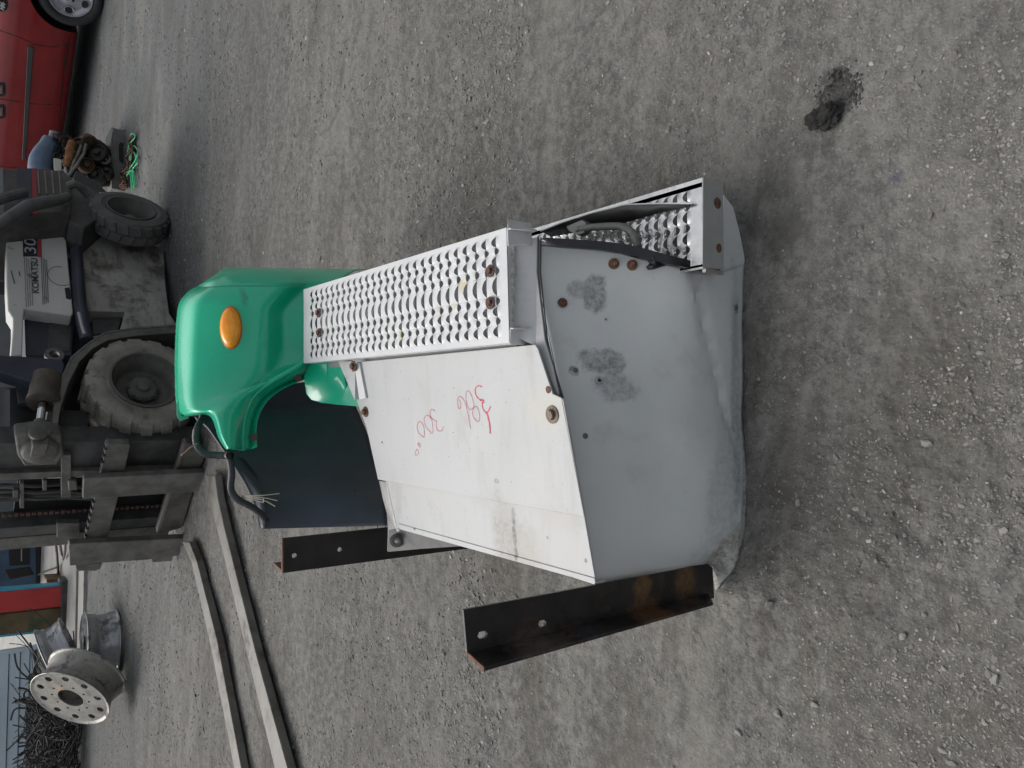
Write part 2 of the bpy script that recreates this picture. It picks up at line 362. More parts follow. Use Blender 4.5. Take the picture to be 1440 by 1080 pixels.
# dark lumps of broken asphalt upper right
asph = mat('asphalt_lump', (.018, .018, .017), .85, var=.4, scale=40, bump=.9, bscale=160)
def lump(name, x, y, r, seed, flat=.55, m=asph, z0=0):
    import bmesh
    p = PZ(x, y); rs = np.random.default_rng(seed); bm = bmesh.new(); bmesh.ops.create_icosphere(bm, subdivisions=4, radius=1)
    for v in bm.verts:
        n = v.co.normalized(); d = .0
        for k in (1.7, 3.9, 8.3):
            d += float(vnoise(np.array([n.x * k + seed]), np.array([n.y * k + n.z * 2.3 * k]), seed)[0]) * 1.1 / k ** .6
        v.co = n * (1 + d * .75 + .12 * random.uniform(-1, 1) * .5); v.co.x *= r; v.co.y *= r * .72; v.co.z *= r * flat
    me = bpy.data.meshes.new(name); bm.to_mesh(me); bm.free(); o = bpy.data.objects.new(name, me); COL.objects.link(o)
    o.location = (p.x, p.y, z0 + r * flat * .35); o.rotation_euler = (0, 0, rs.uniform(0, 6)); me.materials.append(m); return o
tag(lump('asphalt_lump', 1162, 168, .036, 5, flat=.9), 'largest dark crumbled asphalt lump on the open ground', 'rubble', 'lumps of broken asphalt')
tag(lump('asphalt_lump', 1173, 112, .021, 9, flat=.9, m=mat('asphalt_grey', (.075, .073, .068), .9, var=.3, scale=50, bump=.8)), 'small dark grey asphalt lump just beyond the big black one', 'rubble', 'lumps of broken asphalt')
pc = PZ(1176, 142)
nn_ = 900; aa = rng.normal(0, .020, nn_) + pc.x + .012; bb = rng.normal(0, .024, nn_) + pc.y - .01
g2 = pebbles(aa, bb, .0012 + .005 * rng.random(nn_) ** 2.5, 'asphalt_crumbs'); g2.data.materials.append(mat('asphalt_crumb', (.045, .044, .041), .9, var=.5, scale=90))
g2['kind'] = 'stuff'; g2['label'] = 'black asphalt crumbs spread round the dark lump'; g2['category'] = 'rubble'
# ================================================================ the truck step and battery box assembly
truck = thing('truck_side_fairing', 'truck step and battery box with green fender corner and white lid marked 386', 'truck part', (0, 1.7, 0))
Z3 = Vector((0, 0, 1))
A_ = PZ(500, 509, .5); B_ = PZ(752, 484, .5); H_ = PZ(838, 820, .43)
PLN = (B_ - A_).cross(H_ - A_).normalized();  PLN = PLN if PLN.z > 0 else -PLN
def PL(x, y, h=0.0): return PP(x, y, A_ + PLN * h, PLN)
stain_c = PL(730, 745); corner_c = PL(772, 560)
white = mat('weathered_white_paint', (.375, .385, .385), .5, var=.06, scale=3, bump=.12, bscale=25,
            streak=((3, 14, 14), (.30, .295, .28), .4, .50), dirt=((.28, .27, .245), .55, .72, 6, .5), speck=((.12, .115, .11), 150, .72),
            spots=[(PL(712, 752), (.10, .05, .3), (.22, .21, .18), .7, .75), (PL(735, 775), (.07, .05, .3), (.26, .25, .22), .7, .7), (PL(722, 726), (.022, .007, .3), (.05, .045, .04), .5, .95, 30), (PL(723, 752), (.026, .008, .3), (.06, .055, .045), .5, .9, 30), (PL(726, 778), (.024, .007, .3), (.06, .055, .045), .5, .9, 30),
                   (PL(752, 775), (.05, .05, .3), (.33, .32, .28), .6, .5), (PL(704, 676), (.006, .010, .3), (.13, .12, .12), .3, .8), (PL(770, 575), (.05, .06, .3), (.44, .41, .34), .6, .55),
                   (PL(600, 692), (.030, .10, .3), (.40, .39, .365), .8, .55), (PL(700, 712), (.028, .09, .3), (.36, .35, .33), .8, .6), (PL(785, 728), (.03, .07, .3), (.36, .345, .32), .8, .6), (PL(765, 700), (.09, .06, .3), (.42, .41, .385), .9, .5), (PL(800, 780), (.08, .05, .3), (.40, .39, .36), .9, .5), (PL(590, 612), (.05, .010, .3), (.44, .44, .43), .7, .5),
                   (PL(584, 744), (.004, .006, .3), (.06, .06, .06), .2, .9), (PL(824, 788), (.005, .005, .3), (.06, .06, .06), .2, .9), (PL(770, 756), (.004, .004, .3), (.08, .08, .08), .2, .9)])
# --- lid sheets
UP_SH = [(500, 509.5), (752, 484.5), (756, 490), (777, 554), (789.5, 559.5), (821.5, 727), (531.5, 674.5), (513, 591), (508.5, 561)]
up_ = MB().prism([PL(x, y, .0110) for x, y in UP_SH], -PLN * .0045)
up_.prism([PL(792, 561, .0100), PL(822, 727, .0100), PL(822, 727, .0), PL(792, 561, .0)], Vector((0, .004, 0)))
lid = obj('lid', up_, white, truck, bevel=.0012)
lo_ = [PL(500, 560, 0), PL(800, 600, 0), PL(822, 728, 0), PL(838, 820.5, 0), PL(557, 742.5, 0), PL(542.5, 676, 0)]
lo = obj('lid_side_sheet', MB().prism(lo_[::-1], -PLN * .004), white, truck, bevel=.0012)
# folded hem along the left edge of the side sheet
hem = MB(); a, b2 = PL(838, 820.5, .001), PL(557, 742.5, .001); inn = (PL(831, 812, .001) - a)
hem.prism([a, b2, b2 - Z3 * .028, a - Z3 * .028], Vector((.004, 0, 0)))
hem.prism([a, b2, PL(561, 736.5, .001), PL(836.5, 813, .001)], PLN * .0016)
obj('hem', hem, white, truck, bevel=.001)
# back flange with its welded bead
bf = MB(); fl_ = [(533, 676), (538, 700), (544, 722), (545.5, 745), (544.5, 775)]
Pf = [PY(x, y, 2.13 - i * .018) for i, (x, y) in enumerate(fl_)]
Pi = [PL(541, 678, -.003), PL(547, 702, -.003), PL(553, 728, -.003), PL(556, 743, -.003), PL(566, 762, -.02)]
bf.grid([Pf, Pi]); obj('back_flange', bf, mat('flange_grey', (.34, .34, .33), .6, var=.2, scale=20), truck, solid=.003, smooth=0)
wb = MB()
for k in range(38):
    p = lerp(PL(543, 679, .001), PL(557, 742, .001), k / 37); wb.lathe(p - Z3 * .002, PLN, [(.0042, 0), (.0036, .0022), (.0016, .0036), (0, .0038)], 8)
obj('weld_bead', wb, mat('weld_metal', (.50, .50, .48), .45, .4, var=.2, scale=60), truck)['kind'] = 'stuff'
# handwriting in red marker
red = mat('red_marker', (.48, .035, .085), .55, var=.12, scale=40, bump=0)
def zx(pts): return [(575 + x / 11.25, 530 + y / 11.25) for x, y in pts]
STR = [
 (zx([(1155, 160), (1125, 145), (1095, 142), (1065, 160), (1047, 200), (1045, 240), (1060, 290), (1090, 335), (1125, 365), (1160, 375)]), .0030),
 (zx([(1125, 370), (1160, 365), (1180, 378), (1178, 398), (1160, 412)]), .0055),
 (zx([(1160, 395), (1158, 430), (1160, 470), (1175, 515), (1200, 550), (1225, 560), (1250, 548), (1272, 510), (1290, 462)]), .0034),
 (zx([(1215, 560), (1240, 600), (1255, 660), (1272, 740), (1280, 820), (1283, 895)]), .0062),
 (zx([(1010, 488), (985, 515), (958, 512), (930, 470), (908, 400), (900, 320), (905, 250), (922, 222), (950, 232), (975, 270), (1000, 330), (1018, 400), (1028, 450), (1012, 520), (1006, 580), (1020, 640), (1055, 685), (1095, 708), (1116, 660), (1118, 600), (1100, 530), (1080, 488), (1055, 470), (1035, 478), (1012, 510)]), .0016),
 (zx([(800, 360), (815, 410), (820, 470), (800, 508), (778, 480), (770, 400), (775, 340), (798, 310), (830, 322), (862, 360), (895, 430), (918, 520), (945, 640), (960, 740), (973, 825)]), .0017),
 (zx([(410, 545), (380, 518), (345, 520), (330, 560), (340, 620), (370, 665), (410, 690), (435, 705), (432, 740), (430, 780), (448, 835), (480, 860), (515, 850), (535, 820), (538, 785)]), .0019),
 (zx([(345, 870), (300, 835), (260, 770), (240, 700), (245, 640), (275, 610), (310, 615), (345, 655), (368, 720), (378, 800), (378, 860), (365, 893), (330, 885)]), .0017),
 (zx([(240, 955), (190, 925), (150, 880), (130, 820), (135, 750), (160, 715), (195, 718), (225, 765), (240, 830), (243, 900), (238, 960)]), .0017),
 (zx([(145, 1040), (150, 1080), (165, 1110), (180, 1095), (170, 1060), (145, 1050), (135, 1075)]), .0017),
 ([(586, 632), (583.5, 637), (585, 640.5), (588, 638.5), (588, 634), (585.5, 631.5)], .0015)]
for pts, wd in STR:
    hw = MB()
    P = [PL(x, y, .0118) for x, y in pts]; n = max(12, len(P) * 4); Q = [curve(P, i / (n - 1)) for i in range(n)]
    L1, L2 = [], []
    for i in range(n):
        t = (Q[min(i + 1, n - 1)] - Q[max(i - 1, 0)]).normalized(); s = PLN.cross(t) * wd * .55 * (.8 + .14 * math.sin(i * .9))
        L1.append(Q[i] + s); L2.append(Q[i] - s)
    hw.grid([L1, L2]); obj('marker_stroke', hw, red, lid, smooth=0, merge=False)

# --- front panel: battery box end, dull aluminium
def face_top():
    return [PL(838, 820.5, -.008), PL(815, 690, -.008), PL(790, 560, -.008), PY(755.5, 385, 1.318), PY(757, 334, 1.326)]
TOPC = face_top()
BOTC = [PY(1006, 833, 1.166), PY(1032, 800, 1.105), PY(1050, 745, 1.082), PY(1051, 690, 1.083), PY(1049, 640, 1.085), PY(1045, 590, 1.095), PY(1046, 520, 1.10), PY(1048, 450, 1.108), PY(1047, 372, 1.115)]
RGT = [PY(757, 334, 1.326), PY(768, 340, 1.318), PY(820, 347, 1.27), PY(882, 354, 1.21), PY(940, 369, 1.15), PY(978, 380, 1.12), PY(1017, 382, 1.11), PY(1047, 372, 1.115)]
LFT = [PL(838, 820.5, -.008), PY(920, 806, 1.165), PY(1000, 796, 1.16), PY(1006, 833, 1.166)]
def tpoly(pts, t):       # straight run between points by length
    L = [(pts[i + 1] - pts[i]).length for i in range(len(pts) - 1)]; s = t * sum(L)
    for i, l in enumerate(L):
        if s <= l or i == len(L) - 1: return pts[i].lerp(pts[i + 1], min(1, s / l))
        s -= l
rows = []
NU, NV = 56, 40
for j in range(NV + 1):
    t = j / NV; r = []
    for i in range(NU + 1):
        s = i / NU
        p = tpoly(TOPC, s) * (1 - t) + curve(BOTC, s) * t + tpoly(LFT, t) * (1 - s) + curve(RGT, t) * s \
            - (TOPC[0] * (1 - s) * (1 - t) + TOPC[-1] * s * (1 - t) + BOTC[0] * (1 - s) * t + BOTC[-1] * s * t)
        e = s * (1 - s) * t * (1 - t) * 16
        cr = t - (1.08 - .38 * s) if s > .35 else 9      # the shallow diagonal crease low on the right
        d = -.005 * e + .003 * e * math.sin(s * 7 + t * 3) + (.008 * math.exp(-(cr / .012) ** 2) * min(1, (s - .35) * 4) if s > .35 else 0)
        d += .004 * float(vnoise(np.array([s * 7]), np.array([t * 6]), 33)[0]) * e ** .5
        if t > .90: d += (t - .90) * .03 + .006 * (t - .9) / .1 * float(vnoise(np.array([s * 14.]), np.array([2.2]), 41)[0]) * 1.6
        r.append(p + Vector((0, d, 0)))
    rows.append(r)
def FP(x, y):      # point of the front panel seen at this place of the photograph
    best = None; d = ray(x, y).normalized()
    for r in rows:
        for p in r:
            v = p - CAM; q_ = (v - d * v.dot(d)).length
            if best is None or q_ < best[0]: best = (q_, p)
    return CAM + d * ((best[1] - CAM).dot(d))
corr = (.13, .132, .135)
face_m = mat('dull_aluminium', (.49, .515, .51), .42, .0, var=.07, scale=2.4, bump=.14, bscale=30,
             streak=((5, 5, 22), (.52, .53, .54), .35, .47), dirt=((.27, .275, .275), .52, .74, 4, .6), speck=((.07, .07, .07), 150, .78),
             spots=[(FP(836, 412), (.045, .2, .024), corr, .35, .85, 16), (FP(812, 407), (.022, .2, .02), (.12, .125, .13), .45, .6, 20), (FP(846, 508), (.030, .2, .050), corr, .35, .8, 16),
                    (FP(868, 545), (.03, .2, .045), (.14, .145, .15), .5, .6, 16), (FP(808, 521), (.011, .2, .011), corr, .35, .85), (FP(826, 411), (.012, .2, .010), (.30, .31, .32), .4, .7), (FP(843, 535), (.012, .2, .010), (.30, .31, .32), .4, .7),
                    (FP(985, 440), (.09, .2, .018), (.34, .37, .39), .7, .5), (FP(1035, 560), (.30, .2, .02), (.15, .15, .145), .6, .5), (FP(1020, 700), (.2, .2, .05), (.17, .175, .18), .7, .4),
                    (FP(1035, 435), (.012, .2, .010), (.05, .05, .05), .4, .9), (FP(1025, 795), (.10, .3, .06), (.15, .13, .10), .6, .9), (FP(1046, 640), (.22, .2, .012), (.10, .10, .095), .7, .7), (FP(980, 388), (.05, .2, .012), (.36, .36, .35), .6, .5)])
fmb = MB().grid(rows)
skirt = [PY(1014, 384, 1.118), PY(1016, 330, 1.122), PY(1018, 274, 1.125), PY(1031, 291, 1.12), PY(1040, 325, 1.119), PY(1047.5, 362, 1.117), PY(1047.5, 385, 1.117)]
front = obj('front_panel', fmb, face_m, truck, solid=.003, smooth=30)
obj('skirt', MB().prism(skirt, Vector((0, .004, 0))), face_m, truck, bevel=.001)
def on_front(x, y):
    p = FP(x, y); q1 = FP(x + 14, y); q2 = FP(x, y - 14); n = (q1 - p).cross(q2 - p).normalized(); n = n if n.y < 0 else -n
    return p, n
rust = mat('rust', (.105, .052, .033), .85, var=.45, scale=90, bump=.6, bscale=220)
rustd = mat('dark_rust', (.085, .042, .032), .8, var=.4, scale=110, bump=.5, bscale=220)
blk = mat('void_black', (.012, .012, .013), .8, var=.2)
for x, y, r, kind in ((863, 371, .009, 1), (889, 373, .009, 1), (791, 426, .0065, 0), (809, 521, .006, 2), (823, 613, .0065, 2), (1035, 433, .006, 2)):
    p, n = on_front(x, y); mb = MB()
    if kind == 1:
        mb.lathe(p, n, [(r * 1.3, 0), (r * 1.3, .002), (.004, .0025), (.004, .022), (0, .022)], 14); mb.bolt(p, n, r * .8, .008)
        obj('bolt', mb, mat('orange_rust', (.15, .08, .045), .85, var=.35, scale=120, bump=.6, bscale=250), front)
    elif kind == 0: mb.bolt(p, n, r, .005); obj('bolt', mb, rust, front)
    else: mb.lathe(p, n, [(r, -.001), (r * .9, .0018), (r * .4, .003), (0, .0033)], 14); obj('rivet', mb, mat('rivet_grey', (.12, .12, .12), .6, .3), front)
for x, y, r in ((826, 411, .0042), (843, 535, .0042), (919, 392, .0016), (852, 449, .0016)):
    p, n = on_front(x, y); mb = MB()      # drilled hole with a raised burr
    mb.lathe(p, n, [(r * 1.9, .0002), (r * 1.5, .0016), (r * 1.05, .0012), (r, .0004)], 14)
    obj('hole_burr', mb, mat('bare_burr', (.33, .34, .35), .5, .4, var=.3, scale=200), front)
    mb = MB().lathe(p + n * .0006, n, [(r, 0), (0, 0)], 14); obj('hole', mb, blk, front)

# --- panel under the upper tread, ridge seam and welded sealant
alu = mat('bare_alloy_strip', (.46, .47, .47), .45, .05, var=.08, scale=10, bump=.1, streak=((30, 6, 6), (.34, .35, .35), .5, .5))
S1 = [PY(718, 338, 1.37), PY(718, 400, 1.362), PY(718, 470, 1.352), PL(754, 487, -.004), PL(777, 556, -.006), PL(789, 562, -.006), PY(755, 387, 1.322), PY(757, 334, 1.330)]
c_ = MB().add(S1, [(0, 1, 6, 7), (1, 2, 3, 6), (3, 4, 5, 6)])
obj('upper_front_strip', c_, alu, truck, solid=-.002, smooth=0)
seam = MB()
for off, rr in ((0, .0024), (.0075, .0017)):
    seam.tube([PY(757 + off * 500, 334, 1.322), PY(756 + off * 500, 383, 1.314), PP(775 + off * 330, 478, TOPC[2], Vector((0, 1, 0))) + Vector((0, .018, 0)), TOPC[2] + Vector((0, -.004, off))], rr, 8)
obj('seam_trim', seam, mat('seam_rubber', (.05, .055, .058), .6, var=.3), truck)
seal = MB()
for k in range(30):
    p = lerp(PY(721, 347, 1.358), PY(721, 468, 1.342), k / 29); seal.lathe(p + Vector((random.uniform(-.002, .002), 0, random.uniform(-.002, .002))), (0, -1, .5), [(.007 * random.uniform(.6, 1.1), 0), (.005, .003), (0, .005)], 8)
o = obj('sealant_bead', seal, mat('sealant', (.36, .37, .36), .7, var=.3, scale=80, bump=.5), truck); o['kind'] = 'stuff'

# --- perforated treads
tread_m = mat('tread_alloy', (.50, .51, .515), .42, .08, var=.05, scale=8, bump=.08, bscale=60, dirt=((.36, .36, .34), .66, .8, 12, .4),
              spots=[(PZ(651, 402, .55), (.016, .014, .05), (.42, .36, .12), .6, .7), (PZ(617, 437, .55), (.022, .014, .05), (.40, .39, .30), .6, .6), (PZ(563, 474, .55), (.020, .010, .05), (.40, .35, .11), .5, .75), (PZ(553, 463, .55), (.012, .008, .05), (.42, .37, .15), .5, .7),
                     (PZ(637, 432, .55), (.012, .010, .05), (.44, .38, .16), .6, .5), (PZ(667, 445, .55), (.012, .010, .05), (.42, .40, .26), .6, .5), (PZ(671, 392, .55), (.022, .02, .05), (.36, .35, .34), .6, .5), (PZ(460, 494, .55), (.010, .008, .05), (.42, .40, .22), .6, .5)])
def tread(name, NL, FL_, FR_, NR_, cols, rowsn, marg, hood, m, parent, pitchfade=0, wa=.42):
    """NL near-left, FL far-left, FR far-right, NR near-right; cols = (centre, half band, lens half width, stagger)"""
    mb = MB(); nrm = (FL_ - NL).cross(NR_ - NL).normalized(); nrm = nrm if nrm.z > 0 else -nrm
    def P(a, b, h=0): return (NL * (1 - b) + NR_ * b) * (1 - a) + (FL_ * (1 - b) + FR_ * b) * a + nrm * h
    a0, a1 = marg; pitch = (a1 - a0) / rowsn; Wm = (NR_ - NL).length; Lm = (FL_ - NL).length
    bounds = [0.0] + [c[0] - c[1] for c in cols] ; ends = [c[0] + c[1] for c in cols] + [1.0]
    # margins
    def quad(aa, ab, ba, bb): mb.add([P(aa, ba), P(aa, bb), P(ab, bb), P(ab, ba)], [(0, 1, 2, 3)])
    bl, br = cols[0][0] - cols[0][1], cols[-1][0] + cols[-1][1]
    quad(0, 1, 0, bl); quad(0, 1, br, 1)
    for (bc, hb, lw, kind) in cols:
        n = rowsn
        quad(0, a0, bc - hb, bc + hb); quad(a0 + n * pitch, 1, bc - hb, bc + hb)
        sg = 1 if kind == 0 else -1          # side of the straight raised lip on which the opening lies
        H_ = 8
        for i in range(n):
            cc = a0 + i * pitch + pitch * (.40 if kind == 0 else .50)
            aA, aB = (.54, .36) if kind == 0 else (.34, .40)
            hood = .0020 if kind == 0 else .0038
            bs = [bc + lw * math.cos(math.pi * k / H_) for k in range(H_ + 1)]
            g_ = [math.sin(math.pi * k / H_) ** 1.6 for k in range(H_ + 1)]
            open_ = [P(cc + sg * aA * pitch * g, b_) for g, b_ in zip(g_, bs)]
            hoodb = [P(cc - sg * aB * pitch * g, b_) for g, b_ in zip(g_, bs)]
            lip = [P(cc, b_, hood * g ** .7) for g, b_ in zip(g_, bs)]
            lipl = [P(cc, b_, hood * g ** .7 - .0022) for g, b_ in zip(g_, bs)]
            midh = [P(cc - sg * aB * .45 * pitch * g, b_, hood * .72 * g ** .8) for g, b_ in zip(g_, bs)]
            deep = [P(cc - sg * .10 * pitch * g, b_, -.0085 * g ** .7) for g, b_ in zip(g_, bs)]
            mid2 = [P(cc + sg * aA * .62 * pitch * g, b_, -.0022 * g) for g, b_ in zip(g_, bs)]
            wall_ = [P(cc + sg * (aA + .01) * pitch * g, b_, -.0022) for g, b_ in zip(g_, bs)]
            mb.grid([hoodb, midh, lip, lipl]); mb.grid([open_, wall_])
            # flat sheet round the punched shape
            far_, near_ = (open_, hoodb) if sg > 0 else (hoodb, open_)
            top = [P(a0 + (i + 1) * pitch, bc + hb * math.cos(math.pi * k / H_) / 1.0) for k in range(H_ + 1)]
            bot = [P(a0 + i * pitch, bc + hb * math.cos(math.pi * k / H_) / 1.0) for k in range(H_ + 1)]
            mb.grid([top, far_]); mb.grid([near_, bot])
    o = obj(name, mb, m, parent, smooth=50)
    return o, P
TZ = .55
NLt, FLt, FRt, NRt = PZ(716, 482, TZ), PZ(427, 511, TZ), PZ(427, 407, TZ), PZ(712, 320, TZ)
colsU = [(.085, .065, .062, 0), (.205, .055, .052, 1), (.315, .055, .055, 0), (.415, .045, .04, 1), (.515, .055, .054, 0), (.615, .045, .04, 1), (.715, .055, .055, 0), (.815, .045, .044, 1), (.915, .055, .058, 0)]
def _cols(edges, kinds): return [((p + q_) / 2, (q_ - p) / 2, (q_ - p) / 2 * .97, k) for p, q_, k in zip(edges, edges[1:], kinds)]
colsU = _cols([.055, .16, .235, .335, .415, .60, .68, .78, .85, .95], [0, 1, 0, 1, 0, 1, 0, 1, 0])
step1, TP = tread('upper_step_tread', NLt, FLt, FRt, NRt, colsU, 27, (.02, .955), .0075, tread_m, truck)
tray = MB(); tr_ = lambda p: p + Vector((0, 0, -.027))
tray.prism([tr_(TP(.01, .03)), tr_(TP(.01, .97)), tr_(TP(.99, .97)), tr_(TP(.99, .03))], Vector((0, 0, -.003))); obj('step_tray', tray, mat('tray_grey', (.20, .205, .205), .6, var=.2, scale=12), step1, smooth=0)
rim_ = MB(); dn = Vector((0, 0, -.030))
for a, b2, inw in ((NLt, NRt, Vector((0, .003, 0))), (FLt, NLt, Vector((.003, 0, 0))), (NRt, FRt, Vector((-.003, 0, 0))), (FRt, FLt, Vector((0, -.003, 0)))):
    t = (b2 - a).normalized() * .001; z = Vector((0, 0, -.0028)); rim_.prism([a + z + t, b2 + z - t, b2 + dn - t, a + dn + t], inw)
obj('step_edge', rim_, tread_m, step1)
for x, y in ((448, 440), (449, 468), (690, 381), (690, 426)):
    p = PZ(x, y, TZ + .004); mb = MB().bolt(p, Z3, .0085, .009); obj('bolt', mb, rustd, step1)
# legs under the near end of the tread
lw_ = mat('painted_alloy', (.52, .53, .53), .5, var=.08, scale=12, dirt=((.25, .24, .23), .55, .7, 30, .5))
for quad_, thin in ((((714, 321), (747, 325), (748, 345), (744, 346), (738, 343), (715, 346)), (744, 346)), (((718, 461), (749, 462), (751, 486), (717, 484)), (751, 462))):
    mb = MB(); P = [PY(x, y, 1.335) for x, y in quad_]; mb.prism(P, Vector((0, .0035, 0)))
    q1, q2 = P[0], P[1]; mb.prism([q1, q2, q2 + Vector((0, -.022, 0)), q1 + Vector((0, -.010, 0))], Vector((-.003, 0, 0)))
    obj('tread_leg', mb, lw_, truck, bevel=.001)
# bracket at the far end of the lid
br = MB().prism([PY(476, 508, 2.27), PY(500, 508, 2.19), PY(514.5, 561, 2.145), PY(499, 562, 2.16)], Vector((0, .004, -.001)))
brk = obj('end_bracket', br, lw_, truck)
br2 = MB(); a, b2, c2, d2 = PL(498, 512, .024), PL(505, 510, .018), PL(514.5, 560, .018), PL(505, 562, .024); br2.prism([a, b2, c2, d2], -PLN * .010)
obj('bracket_lip', br2, lw_, brk, bevel=.001)
mb = MB().bolt(PL(497.5, 515, .026), PLN, .0095, .010); obj('bolt', mb, rustd, brk)
mb = MB().lathe(PL(509.5, 555, .0192), PLN, [(.006, 0), (.006, .0006), (0, .0006)], 12); obj('bolt_hole', mb, rustd, brk)
for x, y, r, h in ((514.5, 579, .0095, .012), (777, 583, .0115, .011)):
    mb = MB().bolt(PL(x, y, .011), PLN, r, h); mb.lathe(PL(x, y, .011), PLN, [(r * 1.45, 0), (r * 1.45, .0022), (r, .003)], 18); obj('bolt', mb, rust if x < 600 else mat('worn_bolt', (.13, .10, .075), .6, .3, var=.4, scale=150), lid)
mb = MB().lathe(PL(771, 548, .0112), PLN, [(.0085, 0), (.008, .0008), (0, .001)], 14); obj('rust_plug', mb, rust, lid)
mb = MB().lathe(PL(537.5, 622, .0112), PLN, [(.0028, 0), (.0028, .0008), (0, .0008)], 10); obj('rivet', mb, blk, lid)

# --- box side, rear wall and floor (dark, seen only between the parts)
dk = mat('painted_unlit_dark', (.05, .05, .052), .7, var=.3, scale=10)  # dark colour painted in for the unlit interior of the box
bx = MB()
R1 = Vector((.318, 1.335, .485)); bx.prism([Vector((.318, 1.345, .475)), Vector((.29, 1.15, .10)), Vector((.26, 2.30, .10)), Vector((.26, 2.34, .50))], Vector((-.004, 0, 0)))
bx.prism([Vector((.25, 2.30, .06)), Vector((-.40, 2.05, .06)), Vector((-.40, 2.05, .40)), Vector((.25, 2.33, .50))], Vector((0, -.004, 0)))
obj('box_side', bx, dk, truck, smooth=0)
ls = MB().prism([Vector((-.432, 1.19, .40)), Vector((-.437, 1.95, .395)), Vector((-.455, 1.95, .03)), Vector((-.475, 1.19, .03))], Vector((.004, 0, 0)))
obj('box_side', ls, face_m, truck, smooth=0)
tp = MB().prism([Vector((.30, 1.38, .505)), Vector((.06, 1.38, .49)), Vector((.03, 2.38, .49)), Vector((.26, 2.40, .505))], Vector((0, 0, -.004)))
obj('box_top', tp, mat('box_top_grey', (.30, .31, .31), .5, .2, var=.1), truck, smooth=0)

# --- rubber edge strip down the right of the front panel
rb = MB(); pts = [(768, 334, 345, 1.30), (800, 336, 348, 1.275), (845, 339, 351, 1.235), (880, 343, 356, 1.205), (905, 349, 363, 1.18), (935, 357, 370, 1.15), (974, 367, 378, 1.115)]
U1 = [PY(x, a, Y - .012) for x, a, b_, Y in pts]; U2 = [PY(x, b_, Y - .012) for x, a, b_, Y in pts]
bkv = Vector((0, .016, 0)); rb.grid([[p + bkv for p in U1], U1, U2, [p + bkv for p in U2]])
rbm = mat('edge_rubber', (.014, .015, .018), .45, var=.3, scale=30, bump=.1)
strip = obj('rubber_edge', rb, rbm, truck, solid=.003)
tb = MB(); tb.prism([PY(x, y, 1.152) for x, y in ((918, 361), (932, 358), (946, 362), (947, 371), (932, 375), (920, 379), (917, 374), (922, 370))], Vector((0, .02, 0)))
obj('torn_tab', tb, rbm, strip, bevel=.002)

# --- lower step
LZ = .22
NLl, NRl, FRl = PZ(988, 378, LZ), PZ(988, 249.5, LZ), PZ(748, 322, LZ); FLl = NLl + (FRl - NRl)
colsL = _cols([.05, .19, .29, .43, .53, .67, .77, .90], [0, 1, 0, 1, 0, 1, 0])
tl_m = mat('polished_tread', (.50, .51, .51), .24, .75, var=.12, scale=14, bump=.12, bscale=50, dirt=((.10, .10, .095), .50, .68, 14, .6))
step2, LP_ = tread('lower_step_tread', NLl, FLl, FRl, NRl, colsL, 19, (.05, .97), .008, tl_m, truck, wa=.46)
fp = MB(); q = [PY(989, 249.5, 1.079), PY(1017, 256.5, 1.079), PY(1018, 379, 1.076), PY(988.5, 377, 1.072)]; fp.prism(q, Vector((0, .004, 0)))
fl2 = obj('step_front_flange', fp, mat('flange_grey_light', (.30, .31, .30), .55, .1, var=.1, scale=14, dirt=((.18, .15, .11), .62, .75, 20, .5)), step2, bevel=.0012)
for x, y in ((1008, 286), (1009, 349.5)):
    p = PY(x, y, 1.079); mb = MB().lathe(p, (0, -1, 0), [(.014, 0), (.0125, .0025), (.0075, .0045), (0, .0055)], 20); obj('rusted_rivet', mb, rust, step2)
mb = MB().tube([PY(990, 380, 1.075), PY(1015, 384, 1.078)], .0055, 10); obj('hinge_rod', mb, mat('rod_steel', (.33, .32, .30), .4, .6, var=.2, scale=60), step2)
mb = MB(); ex_ = (FRl - NRl).normalized(); mb.prism([NRl + Vector((0, 0, -.003)), FRl + Vector((0, 0, -.003)), FRl + Vector((0, 0, -.045)), NRl + Vector((0, 0, -.045))], Vector((-.003, 0, 0)))
obj('step_edge', mb, tl_m, step2)
# bent sheet above the lower tread, dark colour standing for the shaded hollow
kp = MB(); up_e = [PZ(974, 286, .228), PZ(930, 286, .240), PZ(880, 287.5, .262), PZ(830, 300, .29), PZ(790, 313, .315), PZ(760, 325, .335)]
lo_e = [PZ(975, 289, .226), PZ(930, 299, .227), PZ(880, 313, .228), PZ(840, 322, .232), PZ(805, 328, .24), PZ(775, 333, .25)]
kp.grid([up_e, lo_e]); obj('bent_shade_sheet', kp, mat('painted_shade_sheet', (.05, .05, .05), .5, .3, var=.2, scale=16), truck, solid=.002, smooth=60)
ed = MB().tube(up_e, .0018, 6); obj('bent_sheet_edge', ed, lw_, truck)
# grey hose with its corrugated end, and clamp
hs_ = [PZ(812, 323, .30), PZ(835, 319.5, .30), PZ(868, 318, .30), PZ(880, 321, .30), PZ(890, 329, .295), PZ(896, 343, .285), PZ(898, 352, .27)]
hp = [curve(hs_, i / 30) for i in range(31)]; mb = MB().tube(hp, .0095, 12, rad=[.0088 + (.0016 if (i % 2 and i > 16) else 0) for i in range(31)])
hose = obj('air_hose', mb, mat('grey_hose', (.13, .13, .12), .55, var=.25, scale=60), truck)
mb = MB().prism([PZ(796, 318, .305), PZ(818, 309, .305), PZ(824, 313, .305), PZ(821, 328, .305), PZ(812, 331, .305), PZ(800, 325, .305)], Vector((0, 0, -.02)))
mb.lathe(PZ(812, 322, .306), Z3, [(.006, 0), (.006, .004), (0, .004)], 10); obj('hose_clamp', mb, mat('clamp_grey', (.15, .15, .145), .5, .4), hose, bevel=.0015)

